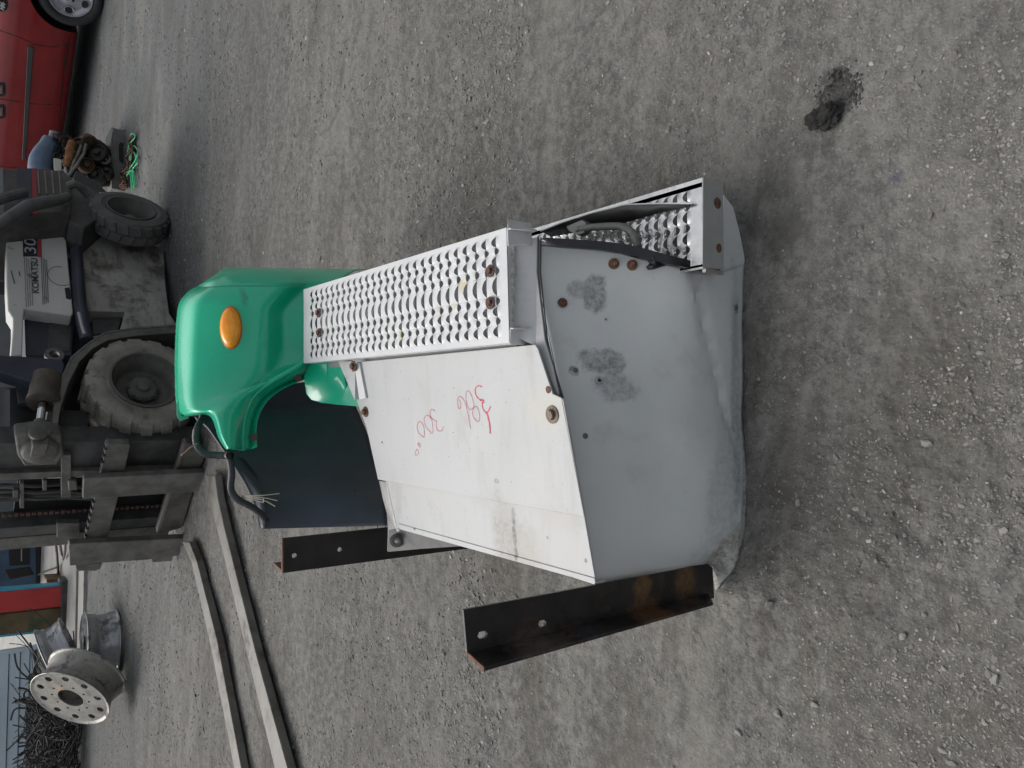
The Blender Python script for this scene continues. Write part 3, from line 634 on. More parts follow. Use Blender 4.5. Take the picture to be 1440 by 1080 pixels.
# --- near angle bracket
def w_(p, z): return z
black = mat('oily_black_steel', (.016, .015, .016), .38, .2, var=.5, scale=14, bump=.8, bscale=45,
            dirt=((.055, .035, .022), .50, .66, 10, .8), rvar=.25,
            spots=[(PY(905, 826, 1.15), (.03, .3, .028), (.20, .105, .035), .7, .8, 26), (PY(965, 812, 1.15), (.045, .3, .035), (.17, .085, .03), .8, .8, 26), (PY(915, 870, 1.13), (.05, .3, .05), (.14, .065, .028), .6, .8, 22), (PY(760, 905, 1.12), (.02, .3, .07), (.10, .09, .075), .6, .5, 18),
                   (PY(826, 888, 1.12), (.012, .3, .022), (.05, .055, .068), .4, .5, 20), (PY(852, 858, 1.15), (.008, .3, .016), (.05, .055, .068), .4, .5, 22)])
rsted = mat('rusty_cut_end', (.13, .065, .043), .85, var=.35, scale=70, bump=.5, bscale=200)
T1, T2, B1, B2 = PY(652, 857.5, 1.152), PY(657.5, 922.5, 1.152), PY(1002, 792, 1.152), PY(999, 838, 1.152)
ez = (B1 - T1).normalized(); ex1 = (T2 - T1).normalized(); wdt = (T2 - T1).length; lng = (B1 - T1).length
def slot(a, b, l=.010, w=.0055): return [(a - w, b - l * .6), (a, b - l), (a + w, b - l * .6), (a + w, b + l * .6), (a, b + l), (a - w, b + l * .6)]
def ab(x, y, org, e1, e2, n_):
    p = PP(x, y, org, n_) - org; c_ = e1.dot(e2); u_, v_ = p.dot(e1), p.dot(e2); return (u_ - c_ * v_) / (1 - c_ * c_), (v_ - c_ * u_) / (1 - c_ * c_)
n1 = ex1.cross(ez)
h1 = ab(679, 893, T1, ex1, ez, n1); h2 = ab(763, 877, T1, ex1, ez, n1)
corner = .012
out = [(0, 0), (wdt, 0), (wdt, lng), (corner, lng), (0, lng - corner * 1.6)]
mb = panel_holes(out, [slot(h1[0], h1[1], .012, .007), slot(h2[0], h2[1], .011, .007)], T1, ex1, ez, .007 if n1.y > 0 else -.007)
post = obj('angle_bracket', mb, black, truck, bevel=.001, label='near black angle bracket, oily with rust patches')
T3 = PZ(682, 944, T2.z - .006); e3 = (T3 - T2); e3.z = 0; B3 = PY(1008, 850, (B2 + e3).y)
mb = MB().prism([T2 + Vector((0, .0065, -.002)), T3, T3.lerp(B3, .98), B2 + Vector((0, .006, 0))], Vector((.007, .001, 0)))
obj('bracket_flange', mb, black, post, bevel=.0012)
mb = MB().prism([T2 + Vector((.001, .006, .0005)), T3 + Vector((0, 0, .0025)), T3 + Vector((.0075, .001, .0025)), T2 + Vector((.008, .007, .0005))], Vector((0, 0, -.003))); obj('cut_end', mb, rsted, post)
# --- far angle bracket
black2 = mat('black_steel', (.014, .013, .014), .5, .1, var=.5, scale=10, bump=.4, bscale=60, dirt=((.06, .03, .02), .56, .74, 12, .7))
T1, T2, B1 = PY(397.5, 757, 2.2), PY(398, 806, 2.2), PY(543, 742, 2.2)
ez = (B1 - T1).normalized(); ex1 = (T2 - T1).normalized(); wdt = (T2 - T1).length; lng = T1.z / abs(ez.z) * .995
n1 = ex1.cross(ez); h1 = ab(414, 781.5, T1, ex1, ez, n1); h2 = ab(478, 773, T1, ex1, ez, n1)
mb = panel_holes([(0, 0), (wdt, 0), (wdt, lng), (0, lng)], [circ(h1[0], h1[1], .0078), circ(h2[0], h2[1], .0078)], T1, ex1, ez, .007 if n1.y > 0 else -.007)
post2 = obj('angle_bracket', mb, black2, truck, bevel=.001, label='far black angle bracket with a rusty top edge')
T3 = PZ(384.5, 794, T2.z); e3 = Vector((T3.x - T2.x, T3.y - T2.y, 0)) 
mb = MB().prism([T2 + Vector((0, .007, 0)), T2 + e3 * 1.0, T2 + e3 + ez * lng, T2 + ez * lng + Vector((0, .007, 0))], Vector((.006, 0, 0))); obj('bracket_flange', mb, rsted, post2)
mb = MB().prism([T1 + Vector((0, -.001, .002)), T2 + Vector((0, -.001, .002)), T2 + Vector((0, .008, .002)), T1 + Vector((0, .008, .002))], Vector((0, 0, -.004))); obj('cut_end', mb, rsted, post2)
# clamp roll and gusset at the box corner
gs = MB().prism([PY(548, 746, 2.02), PY(560, 743, 2.0), PY(650, 768, 1.75), PY(590, 772, 1.93), PY(546, 776, 2.05)], Vector((0, .004, 0)))
gus = obj('gusset', gs, mat('gusset_grey', (.085, .085, .085), .6, .2, var=.3, scale=20), truck)
mb = MB().lathe(PY(558, 760, 2.0), (-.1, -.8, .6), [(.006, .010), (.008, .013), (.014, .013), (.016, .008), (.019, .008), (.021, .003), (.021, 0)], 20); obj('clamp_roll', mb, mat('clamp_rubber', (.06, .06, .058), .6, var=.3, scale=60), gus)
mb = MB().lathe(PY(560.5, 745, 1.98), (0, -.5, .8), [(.006, 0), (.005, .004), (0, .006)], 10); obj('rivet', mb, lw_, gus)

# ---------------------------------------------------------------- green fender corner
green = mat('green_paint', (.002, .46, .255), .28, 0, var=.05, scale=2, bump=.02, bscale=8, coat=.45, rvar=.05, dirt=((.07, .22, .17), .62, .8, 9, .35),
            spots=[(PY(335, 420, 2.66), (.035, .1, .012), (.004, .08, .06), .7, .6, 25), (PY(327, 593, 2.5), (.02, .1, .02), (.16, .32, .25), .7, .35)])
TOPG = [(275, 405), (262, 415), (252, 432), (248, 480), (247.5, 530), (249.5, 566), (260, 583), (288, 581.5), (300, 589), (309, 615), (319, 631)]
BOTG = [(470, 400), (432, 440), (432, 470), (432, 495), (424, 512), (405, 523.5), (378, 539), (357, 556), (346, 578), (341, 602), (340, 633)]
YT = [2.90, 2.90, 2.90, 2.88, 2.84, 2.78, 2.72, 2.66, 2.60, 2.54, 2.50]
YB = [2.505, 2.495, 2.485, 2.48, 2.475, 2.475, 2.48, 2.49, 2.49, 2.47, 2.45]
def gcol(s):
    P0 = Vector((*curve([Vector(p + (0,)) for p in TOPG], s)[:2], 0)); P1 = Vector((*curve([Vector(p + (0,)) for p in BOTG], s)[:2], 0))
    y0 = curve([Vector((y, 0, 0)) for y in YT], s).x; y1 = curve([Vector((y, 0, 0)) for y in YB], s).x
    col = []
    for k in range(41):
        t = k / 40; x = lerp(P0.x, P1.x, t); y = lerp(P0.y, P1.y, t)
        # depth: rolled top edge, broad bulging panel, then a swage step before the tread
        right = max(0, 1 - s / .55)
        d = (1 - min(t / .14, 1)) ** 1.6 * .16; base = lerp(y0 - .16, y1, t)
        stp = .055 * (1 / (1 + math.exp((t - .74) / .035))) * min(1, right * 1.6 + .25)
        yy_ = base + d + .03 * math.sin(math.pi * min(1, t / .8)) * -1 + (.055 * min(1, right * 1.6 + .25) - stp) - .0
        if s > .55: yy_ = base + d * .8 - .035 * math.sin(math.pi * t)
        col.append(PY(x, y, yy_))
    return col
cols_ = [gcol(i / 60) for i in range(61)]
fender = obj('fender', MB().grid(cols_), green, truck, solid=-.004, smooth=60)
# dark side of the fender turning away on the right
side = []
OUTL = [(275, 404), (300, 388), (322, 376.5), (380, 376.5), (440, 377.5), (515, 379)]
RDG = [(275, 405), (285, 400), (300, 398), (348, 399), (395, 412), (515, 412)]
for k in range(41):
    t = k / 40; o_ = curve([Vector(p + (0,)) for p in OUTL], t); c0 = cols_[0][k]; row = []
    e_ = PY(o_.x, o_.y, c0.y + .30 * min(1, .25 + t * 2))
    for j in range(11):
        s = j / 10; p = c0.lerp(e_, s); bl = math.sin(math.pi * s) * .02 * min(1, t * 4); row.append(p + Vector((bl, -bl, 0)))
    side.append(row)
obj('fender_side', MB().grid(side), green, fender, solid=.004, smooth=60)
# rolled arch edge and inner return flange
edgep = [(340, 633), (341, 602), (346, 578), (357, 556), (378, 539), (405, 523.5), (424, 512), (434, 498)]
E1 = [curve([PY(x, y, YB[10 - i] if i < 7 else 2.48) for i, (x, y) in enumerate(edgep)], k / 40) for k in range(41)]
mb = MB().tube(E1, .009, 10); obj('arch_bead', mb, green, fender, smooth=60)
inn_ = [(352, 632), (353, 604), (358, 582), (369, 562), (388, 547), (409, 537), (426, 531), (440, 524)]
E2 = [curve([PY(x, y, 2.56) for (x, y) in inn_], k / 40) for k in range(41)]
inn3 = [(362, 629), (361, 603), (365, 584), (375, 566), (392, 551), (411, 541), (428, 534), (444, 528)]
E3 = [curve([PY(x, y, 2.53) for (x, y) in inn3], k / 40) for k in range(41)]
obj('arch_flange', MB().grid([E1, E2, E3]), green, fender, solid=.003, smooth=40)
for x, y in ((357, 615), (419, 531)):
    mb = MB().bolt(PY(x, y, 2.522), Vector((0, -1, .4)), .007, .005); obj('bolt', mb, mat('clip_brown', (.12, .07, .06), .7), fender)
# tab with two holes at the upper left
mb = MB().prism([PY(249, 563, 2.74), PY(262, 578, 2.73), PY(266, 588, 2.73), (PY(254, 592, 2.73)), PY(249, 585, 2.74)], Vector((0, .004, 0)))
tabo = obj('mounting_tab', mb, green, fender)
for x, y in ((257, 575), (257.5, 583)):
    mb = MB().lathe(PY(x, y, 2.727), (0, -1, .3), [(.0055, 0), (.0055, .001), (0, .001)], 10); obj('bolt_hole', mb, blk, tabo)
# inner green panel under the tread
ip = [(428, 529), (431, 553), (438, 562), (452, 566.5), (475, 569), (506, 572), (500, 545), (488, 520), (470, 508), (440, 505)]
mb = MB(); P = [PY(x, y, 2.50 - (x - 428) * .0028) for x, y in ip]; mb.prism(P, Vector((0, .004, 0))); obj('fender_foot', mb, green, fender, bevel=.002)
mb = MB(); mb.prism([PY(461, 509, 2.40), PY(461, 535, 2.40), PY(476, 534, 2.36), PY(484, 548, 2.34), PY(487, 543, 2.33), PY(482, 520, 2.33), PY(478, 508, 2.33)], Vector((0, .01, 0))); obj('foot_gusset', mb, green, fender, bevel=.002)
# amber marker lamp
lc = PY(325, 461, 2.69); nrm_l = None
def gsurf(x, y):
    best = None; d = ray(x, y).normalized()
    for r in cols_:
        for p in r:
            v = p - CAM; q_ = (v - d * v.dot(d)).length
            if best is None or q_ < best[0]: best = (q_, p)
    return CAM + d * ((best[1] - CAM).dot(d))
lc = gsurf(325, 461); la = gsurf(325, 433) - lc; lb = gsurf(311, 461) - lc; ln = la.cross(lb).normalized(); ln = ln if ln.y < 0 else -ln
amber = mat('amber_lens', (.95, .33, .008), .22, 0, var=.12, scale=30, bump=.12, bscale=150, coat=.5, spots=[(lc, .03, (.60, .13, .01), .8, .5)])
mb = MB(); la, lb = la * 1.0, lb * 1.02; rowsl = []
for hh_, rr in ((-.004, 1.10), (.006, 1.08), (.008, 1.0), (.020, .9), (.027, .7), (.031, .4), (.032, 0.01)):
    rowsl.append([lc + (la * math.cos(2 * math.pi * k / 36) + lb * math.sin(2 * math.pi * k / 36)) * rr + ln * hh_ for k in range(36)])
mb.grid(rowsl[2:], True); lamp = obj('marker_lamp', mb, amber, truck, smooth=60)
mb = MB().grid(rowsl[:3], True); obj('lamp_bezel', mb, mat('amber_dark', (.45, .12, .01), .35), lamp, smooth=60)
mb = MB().lathe(lc + la * 0 - la * .86 * -1 + ln * .012 - la * 1.72, ln, [(.005, .001), (.005, .004), (0, .004)], 10); obj('lamp_screw', mb, rustd, lamp)

# ---------------------------------------------------------------- black inner mudguard
mud = mat('black_plastic', (.055, .062, .085), .40, 0, var=.2, scale=5, bump=.06, bscale=30, rvar=.08, speck=((.07, .075, .08), 70, .74), dirt=((.05, .055, .062), .60, .8, 7, .35), spec=.4)
MC = [((365, 744), (546, 739), 2.34), ((358, 712), (543, 712), 2.40), ((345, 682), (540, 685), 2.50), ((326, 652), (530, 655), 2.62), ((306, 622), (520, 620), 2.70), ((290, 600), (508, 590), 2.76), ((272, 585), (495, 560), 2.80), ((262, 560), (480, 530), 2.80)]
mrows = []
for k in range(33):
    t = k / 32; a = curve([Vector((*m_[0], m_[2])) for m_ in MC], t); b2 = curve([Vector((*m_[1], m_[2])) for m_ in MC], t); r = []
    for j in range(25):
        s = j / 24; p = a.lerp(b2, s); r.append(PY(p.x, p.y, p.z + .05 * math.sin(math.pi * s) - (.03 + .20 * max(0, 1 - t / .8)) * s))
    mrows.append(r)
mg = obj('inner_mudguard', MB().grid(mrows), mud, truck, solid=.004, smooth=60)
rim2 = [r[0] for r in mrows]; rim3 = [PY(*(curve([Vector(p + (0,)) for p in ((373, 742), (371, 700), (366, 678), (352, 655), (334, 637), (312, 612), (296, 600), (280, 585))], k / 32)[:2]), mrows[k][0].y - .03) for k in range(33)]
mb = MB().grid([rim2, rim3]); obj('mudguard_lip', mb, mat('black_plastic_lip', (.028, .033, .042), .42, var=.2, scale=10), mg, solid=.003, smooth=60)
for (x, y, rr) in ((456, 662, .012), (430, 672, .007), (499, 691, .006), (372, 618, .007)):
    p0 = PY(x, y, 2.0); best = min((p for r in mrows for p in r), key=lambda p: ((p - CAM) - (p0 - CAM).normalized() * (p - CAM).dot((p0 - CAM).normalized())).length)
    d = ray(x, y).normalized(); p = CAM + d * ((best - CAM).dot(d)) - d * .003
    mb = MB().lathe(p, -d, [(rr, 0), (rr * .8, .0012), (0, .002)], 12); obj('dust_mark' if 0 else 'rivet', mb, mat('mud_rivet', (.035, .04, .048), .6), mg) if rr < .01 else None
# ---------------------------------------------------------------- wiring loom
def corr_tube(pts, r, n, m, name, parent, Yv=None):
    P = [curve(pts, i / (n - 1)) for i in range(n)]
    return obj(name, MB().tube(P, r, 10, rad=[r * (1.12 if i % 2 else .86) for i in range(n)]), m, parent, smooth=60)
lm = mat('loom_black', (.035, .04, .045), .5, var=.2, scale=40)
loom = corr_tube([PY(270, 582, 2.70), PY(285, 584, 2.66), PY(276, 606, 2.62), PY(277, 626, 2.58), PY(288, 638, 2.54), PY(303, 640, 2.50), PY(321, 640.5, 2.46)], .0105, 100, lm, 'wiring_loom', truck)
corr_tube([PY(322, 639, 2.46), PY(326, 664, 2.42), PY(325, 688, 2.38), PY(334, 702, 2.34), PY(351, 711, 2.31), PY(365, 721, 2.29), PY(375.5, 734, 2.28)], .0100, 120, lm, 'loom_branch', loom)
wy = mat('pale_wire', (.30, .29, .22), .5)
for e_, m_ in (((393, 694), 0), ((390, 704), 1), ((387, 712), 2), ((370, 700), 3)):
    P = [PY(340, 697 + m_, 2.34), PY(352, 697 + m_ * 1.5, 2.30), PY(370, 696.5 + m_ * 3.2, 2.27), PY(e_[0], e_[1], 2.25)]
    mb = MB().tube([curve(P, i / 12) for i in range(13)], .0016, 6); obj('wire', mb, wy, loom)
mb = MB().tube([PY(277, 624, 2.56), PY(268, 629, 2.53), PY(255, 640, 2.50)], .0022, 6); obj('wire', mb, mat('pink_wire', (.55, .22, .2), .5), loom, label='pink and white wire end')
mb = MB().lathe(PY(322, 640, 2.445), (0, -1, 0), [(.013, -.01), (.015, 0), (.013, .01)], 12); obj('cable_tie', mb, mat('tie_black', (.015, .015, .016), .4), loom)
# ================================================================ forklift
FH = math.radians(221)
F_ = Vector((math.cos(FH), math.sin(FH), 0)); L_ = Vector((-F_.y, F_.x, 0)); L_ = L_ if L_.y < 0 else -L_
OF = PZ(287, 575)
def fq(x, y, l): return PP(x, y, OF + L_ * l, L_)
def fs(x, y, s): return PP(x, y, OF + F_ * s, F_)
def FW(s, l, z): return OF + F_ * s + L_ * l + Z3 * z
lift = thing('forklift', 'old grey and navy forklift parked behind the green fender, forks lowered on the ground', 'forklift', tuple(OF))
f_beige = mat('dirty_cream_paint', (.31, .305, .28), .6, var=.12, scale=4, bump=.15, bscale=30, dirt=((.060, .053, .042), .46, .64, 5, .85), streak=((3, 3, 14), (.11, .098, .078), .7, .47), speck=((.04, .04, .04), 60, .70))
f_cover = mat('cover_cream', (.50, .51, .49), .45, var=.06, scale=4, bump=.08, dirt=((.08, .08, .075), .60, .72, 8, .7), speck=((.05, .05, .05), 50, .74))
f_navy = mat('navy_paint', (.024, .031, .048), .42, var=.3, scale=6, bump=.15, dirt=((.035, .035, .035), .55, .72, 7, .6))
f_dark = mat('greasy_dark_steel', (.060, .061, .060), .6, .1, var=.4, scale=8, bump=.35, dirt=((.05, .047, .042), .52, .7, 10, .7))
f_steel = mat('worn_dark_steel', (.115, .112, .104), .55, .15, var=.35, scale=9, bump=.35, bscale=70, dirt=((.09, .085, .075), .55, .7, 12, .5))
f_black = mat('lift_black', (.011, .011, .012), .7, var=.3)
f_cowl = mat('grey_cowl', (.085, .09, .093), .45, var=.1, scale=4, bump=.05)
f_red = mat('stripe_red', (.24, .022, .026), .5, var=.15, scale=20)
tyre_m = mat('dusty_tyre', (.21, .20, .175), .9, var=.22, scale=8, bump=.4, bscale=90, dirt=((.035, .034, .033), .5, .7, 10, .6))
tyre_d = mat('dark_tyre', (.085, .083, .080), .85, var=.2, scale=8, bump=.35, bscale=90)
hub_m = mat('dusty_rim', (.10, .097, .09), .75, .1, var=.2, scale=12, bump=.3)
def lift_wheel(name_c, C, ax, R, Wd, m, nl):
    t = MB(); a = Vector(ax).normalized(); u = Z3; v = a.cross(u)
    t.lathe(C, a, [(R * .60, 0), (R * .64, .006), (R * .70, .010), (R * .72, .016), (R * .80, .012), (R * .90, .006), (R * .93, -.012), (R * .94, -.03), (R * .94, -Wd + .03), (R * .93, -Wd), (R * .6, -Wd)], 56)
    to = obj('tyre', t, m, lift, smooth=50)
    t = MB()
    for k in range(nl):
        for side in (0, 1):
            th = 2 * math.pi * (k + .5 * side) / nl
            def P(r, an, h): return C + (u * math.cos(an) + v * math.sin(an)) * r + a * h
            dth = math.pi / nl * .70; sk = .55 * math.pi / nl
            h0, h1 = (-.004, -Wd * .47) if side == 0 else (-Wd + .004, -Wd * .53)
            ri = R * .90; s0 = [P(ri, th - dth, h0), P(ri, th + dth, h0), P(ri, th + dth * .8 + sk, h1), P(ri, th - dth * .8 + sk, h1)]
            R_ = R * 1.012
            s1 = [P(R * .985, th - dth * .93, h0 * .6 - .012 * (1 if side == 0 else -1)), P(R * .985, th + dth * .93, h0 - .012 * (1 if side == 0 else -1)), P(R, th + dth * .72 + sk, h1), P(R, th - dth * .72 + sk, h1)]
            t.add(s0 + s1, [(3, 2, 1, 0), (4, 5, 6, 7), (0, 1, 5, 4), (1, 2, 6, 5), (2, 3, 7, 6), (3, 0, 4, 7)])
    tr = obj('tread_lugs', t, m, to, smooth=0, bevel=.004); tr['kind'] = 'stuff'
    r = MB().lathe(C, a, [(R * .60, .000), (R * .605, .012), (R * .575, .014), (R * .56, .002), (R * .545, -.03), (R * .50, -.045), (R * .47, -.10), (R * .44, -.125), (R * .20, -.13), (0, -.13)], 48)
    ro = obj('rim', r, hub_m, lift, smooth=40)
    h = MB().lathe(C, a, [(R * .27, -.13), (R * .27, -.10), (R * .23, -.085), (R * .12, -.080), (R * .10, -.06), (0, -.055)], 24)
    ho = obj('hub', h, hub_m, ro, smooth=35)
    for k in range(8):
        an = 2 * math.pi * k / 8; mb = MB().bolt(C + (u * math.cos(an) + v * math.sin(an)) * R * .245 - a * .098, a, .011, .014)
        obj('wheel_nut', mb, f_dark, ro)
    return to
CF = fq(213, 535, .05); CF.z = .352; lift_wheel('', CF, Vector((.58, -.81, 0)), .358, .34, tyre_m, 17)
cr = PZ(240, 303); axr = Vector((.80, -.60, 0)).normalized(); CR = Vector((cr.x, cr.y, .285)); lift_wheel('', CR, axr, .285, .17, tyre_d, 20)
def fpan(name, pts, l, dep, m, parent=None, bevel=.006, **k):
    mb = MB().prism([fq(x, y, l) for x, y in pts], -L_ * dep); return obj(name, mb, m, parent or lift, bevel=bevel, **k)
# core volumes, dark
core = MB(); core.box(FW(-1.25, -.62, .55), F_ * 1.7, L_ * .85, Z3 * .55); core.box(FW(-.1, -.62, .40), F_ * .5, L_ * .7, Z3 * .5); obj('chassis', core, f_black, lift)
lower = fpan('side_panel', [(110, 303), (113, 370), (119, 420), (122, 437), (176, 438), (168, 466), (131, 472), (134, 486), (250, 474), (249, 457), (238, 440), (233, 400), (231, 352), (190, 330), (150, 312)], -.08, .5, f_beige)
fpan('side_panel_lip', [(108, 318), (111, 318), (123, 437), (119, 437)], -.06, .06, f_beige, lower, bevel=.003)
fpan('step_recess', [(124, 437.5), (175, 439), (167, 465), (130, 471)], -.20, .25, f_black)
fpan('step_plate', [(129, 447), (172, 446), (166, 466), (131, 470)], -.14, .02, f_dark)
bandp = [(249, 457), (190, 461), (146, 468), (122, 484), (100, 503), (86, 535), (76, 568), (73, 598), (78, 612), (83, 612), (81, 598), (86, 570), (97, 537), (112, 508), (130, 490), (152, 478), (192, 472), (249, 468)]
fend = fpan('wheel_guard', bandp, .03, .27, f_steel, bevel=.002)
fpan('wheel_guard_edge', [(249, 456), (190, 460), (146, 467), (122, 483), (99, 502), (84, 535), (74, 568), (76, 568), (86, 535.5), (101, 504), (123, 485), (147, 469), (190, 462), (249, 458.5)], .034, .01, mat('worn_edge', (.13, .13, .12), .5, .3, var=.3, scale=30), fend, bevel=0)
fpan('wheel_well', [(100, 505), (250, 470), (250, 560), (130, 640), (84, 600)], -.30, .04, f_black)
# engine cover with its lettering
cov = fpan('engine_cover', [(13, 330), (60, 329), (88, 332), (93, 337), (97, 380), (103, 440), (100, 444), (34, 434), (33, 447), (31, 500), (15, 501), (18, 462), (18, 447), (11, 436), (9, 400), (9, 336)], 0.0, .12, f_cover, bevel=.008)
fpan('cover_slot', [(91, 405), (97, 404), (99, 407), (100.5, 420), (97, 421), (93, 419)], .003, .01, f_black, cov, bevel=0)
def stripe(x0, x1, y0, y1, m, nm, l=.004, sk=0): return fpan(nm, [(x0, y0), (x1, y0), (x1 + sk, y1), (x0 + sk, y1)], l, l - .0005, m, cov, bevel=0)
stripe(32, 52, 334, 360, mat('label_navy', (.018, .022, .035), .5), 'number_plate', .005, .8)
stripe(52.3, 58, 334, 361, mat('label_red', (.34, .045, .06), .5), 'red_bar', .005, 1)
lg = mat('label_white', (.36, .38, .38), .5); lk = mat('label_black', (.03, .032, .04), .5)
pin = MB()
for k, x in enumerate((34, 37, 40, 43, 57.5, 60, 62.5, 65)):
    w0 = .5 if k < 4 else .9; y0 = 361 + (k % 4) * 1.5; pin.prism([fq(x, y0, .004), fq(x + w0, y0, .004), fq(x + w0 + 2.6, 432 - k, .004), fq(x + 2.6, 432 - k, .004)], -L_ * .003)
o = obj('pin_stripes', pin, mat('label_grey', (.11, .115, .12), .5), cov); o['kind'] = 'stuff'
def text_on(s, name, m, p0, p1, hgt, parent, l=.008, sq=1.0, extr=.0015, off=.0):
    """flat lettering lying on the vertical side, from p0 (left) to p1 (right) along the side"""
    cu = bpy.data.curves.new(name, 'FONT'); cu.body = s; cu.size = 1; cu.offset = off
    t = bpy.data.objects.new(name, cu); COL.objects.link(t); dg = bpy.context.evaluated_depsgraph_get()
    me = bpy.data.meshes.new_from_object(t.evaluated_get(dg)); bpy.data.objects.remove(t, do_unlink=True)
    xs_ = [v.co.x for v in me.vertices]; x0, x1 = min(xs_), max(xs_); ys_ = [v.co.y for v in me.vertices]; y0, y1 = min(ys_), max(ys_)
    e = (p1 - p0)
    vs_ = [p0 + e * ((v.co.x - x0) / (x1 - x0)) + Z3 * ((v.co.y - y0) / (y1 - y0) * hgt) + L_ * 0 for v in me.vertices]
    mb = MB().add(vs_, [tuple(p.vertices) for p in me.polygons]); return obj(name, mb, m, parent, smooth=0)
pa, pb = fq(55, 412, .007), fq(53, 363.5, .007); text_on('KOMATSU', 'lettering', lk, pa, pb, (fq(44.5, 380, 0).z - fq(54, 380, 0).z), cov, off=.010)
pa, pb = fq(51, 357, .010), fq(50.5, 336, .010); text_on('30', 'number_lettering', lg, pa, pb, (fq(34.5, 345, 0).z - fq(51, 345, 0).z), cov, off=.008)
fpan('cover_scratch', [(15, 380), (16, 380), (21, 398), (20, 399)], .004, .003, lk, cov, bevel=0)
fpan('cover_scratch', [(26, 382), (27, 381), (29, 388), (28, 388)], .004, .003, lk, cov, bevel=0)
sc = MB(); cc = fq(85, 388, .004); rr = .085
sc.tube([cc + (F_ * math.cos(a * .26) * rr * 1.1 + Z3 * math.sin(a * .26) * rr * .9) for a in range(-7, 14)], .0016, 5); obj('scratched_ring', sc, mat('scratch_grey', (.10, .10, .10), .6), cov)
navy = fpan('dash_box', [(34, 436), (66, 447), (104, 446), (101, 500), (36, 500)], -.10, .2, f_navy)
fpan('dash_recess', [(69, 450), (102, 449), (99, 494), (66, 497)], -.095, .02, f_dark, navy)
ringp = fq(76, 500, -.03); mb = MB().lathe(ringp, L_, [(.055, -.01), (.055, .012), (.03, .014), (.03, -.01)], 20); obj('lug_ring', mb, f_steel, lift)
mb = MB().tube([fq(107, 352, -.02), fq(110, 395, -.01), fq(113, 430, 0), fq(118, 462, 0), fq(122, 478, -.01)], .042, 14); obj('step_tube', mb, f_navy, lift)
mb = MB().tube([fq(111, 440, .035), fq(115, 458, .035), fq(119, 470, .035)], .012, 8); obj('worn_tube_edge', mb, mat('bright_scuff', (.45, .46, .47), .3, .6), lift)
# body band and rear counterweight
bb_ = fpan('body_band', [(-60, 300), (103, 298), (106, 331), (-60, 331)], -.06, .6, f_navy)
fpan('red_stripe', [(46, 300), (52, 300), (53, 331), (47, 331)], -.054, .01, f_red, bb_, bevel=0)
cw = MB(); RP = CR + Vector((.10, .16, 0))
nb = (F_ * -.20 + L_ * .98).normalized()
def cq2(x, y, o_=0): return PP(x, y, RP + nb * o_, nb)
cw.prism([cq2(-90, 237), cq2(60, 236), cq2(92, 240), (cq2(99, 250)), cq2(100, 300), cq2(-90, 302)], -nb * .55); cwo = obj('counterweight', cw, mat('counterweight_grey', (.060, .058, .055), .5, var=.3, scale=7, bump=.2, dirt=((.11, .105, .09), .52, .68, 9, .6)), lift, bevel=.02)
for (x0, x1, m, nm) in ((44.5, 51, f_red, 'red_stripe'), (23, 44, f_navy, 'navy_stripe'), (-90, 4, mat('counterweight_pale', (.17, .18, .18), .5, var=.15, dirt=((.06, .06, .06), .55, .7, 12, .6)), 'pale_stripe')):
    mb = MB().prism([cq2(x0, 236.6, .004), cq2(x1, 236.6, .004), cq2(x1 + 1.5, 300, .004), cq2(x0 + 1.5, 300, .004)], -nb * .02); obj(nm, mb, m, cwo)
for x in (52, 62, 72, 82):
    mb = MB().prism([cq2(x, 239, .012), cq2(x + 1.8, 239, .012), cq2(x + 4.5, 272, .012), cq2(x + 2.7, 272, .012)], -nb * .014); obj('louvre_rib', mb, mat('rib_grey', (.16, .155, .14), .5, var=.2), cwo)
gm_ = mat('grey_bar', (.085, .088, .090), .55, var=.25, scale=9, bump=.3, dirt=((.04, .04, .04), .5, .7, 12, .6))
mb = MB().tube([cq2(-60, 352, .14), cq2(-20, 330, .14), cq2(12, 308, .14), cq2(40, 290, .15), cq2(66, 284, .14), cq2(84, 281, .10), cq2(95, 276, .05)], .05, 12, rad=[.036, .038, .042, .044, .042, .038, .03]); obj('guard_pillar', mb, gm_, lift)
mb = MB().tube([cq2(-60, 305, .10), cq2(-20, 288, .10), cq2(10, 277, .10), cq2(34, 271, .08)], .035, 10); obj('grab_bar', mb, gm_, lift)
mb = MB().tube([cq2(96, 262, .05), cq2(104, 258, .08), cq2(112, 262, .06), cq2(124, 275, .0)], .03, 8); obj('tail_bracket', mb, f_steel, lift)
mb = MB().prism([cq2(x, y, -.05) for x, y in ((96, 246), (112, 256), (140, 270), (150, 300), (118, 320), (97, 310))], -nb * .3); obj('rear_axle_housing', mb, f_dark, lift, bevel=.01)
# pillar, tilt cylinder, cowl
fpan('pillar', [(-90, 484), (0, 499), (86, 505), (91, 512), (85, 540), (78, 548), (0, 522), (-90, 512)], .03, .10, f_navy)
cyl = MB().tube([fq(66, 530, .0), fq(61, 566, .0)], .085, 22); cyl.lathe(fq(61, 566, 0), (fq(61, 566, 0) - fq(66, 530, 0)), [(.092, -.03), (.092, 0), (.07, .008), (.03, .010)], 24)
cyo = obj('tilt_cylinder', cyl, mat('cylinder_brown', (.075, .066, .054), .55, .2, var=.3, scale=12, bump=.3), lift)
mb = MB().tube([fq(60, 568, 0), fq(56, 594, 0)], .024, 16); obj('chrome_rod', mb, mat('chrome', (.62, .63, .64), .12, 1, var=.03, bump=0), cyo)
cl = MB(); cl.tube([fq(56, 592, 0), fq(56, 598, 0)], .034, 12); cl.prism([fq(x, y, .06) for x, y in ((48, 600), (66, 599), (70, 612), (68, 624), (46, 626), (44, 612))], -L_ * .12)
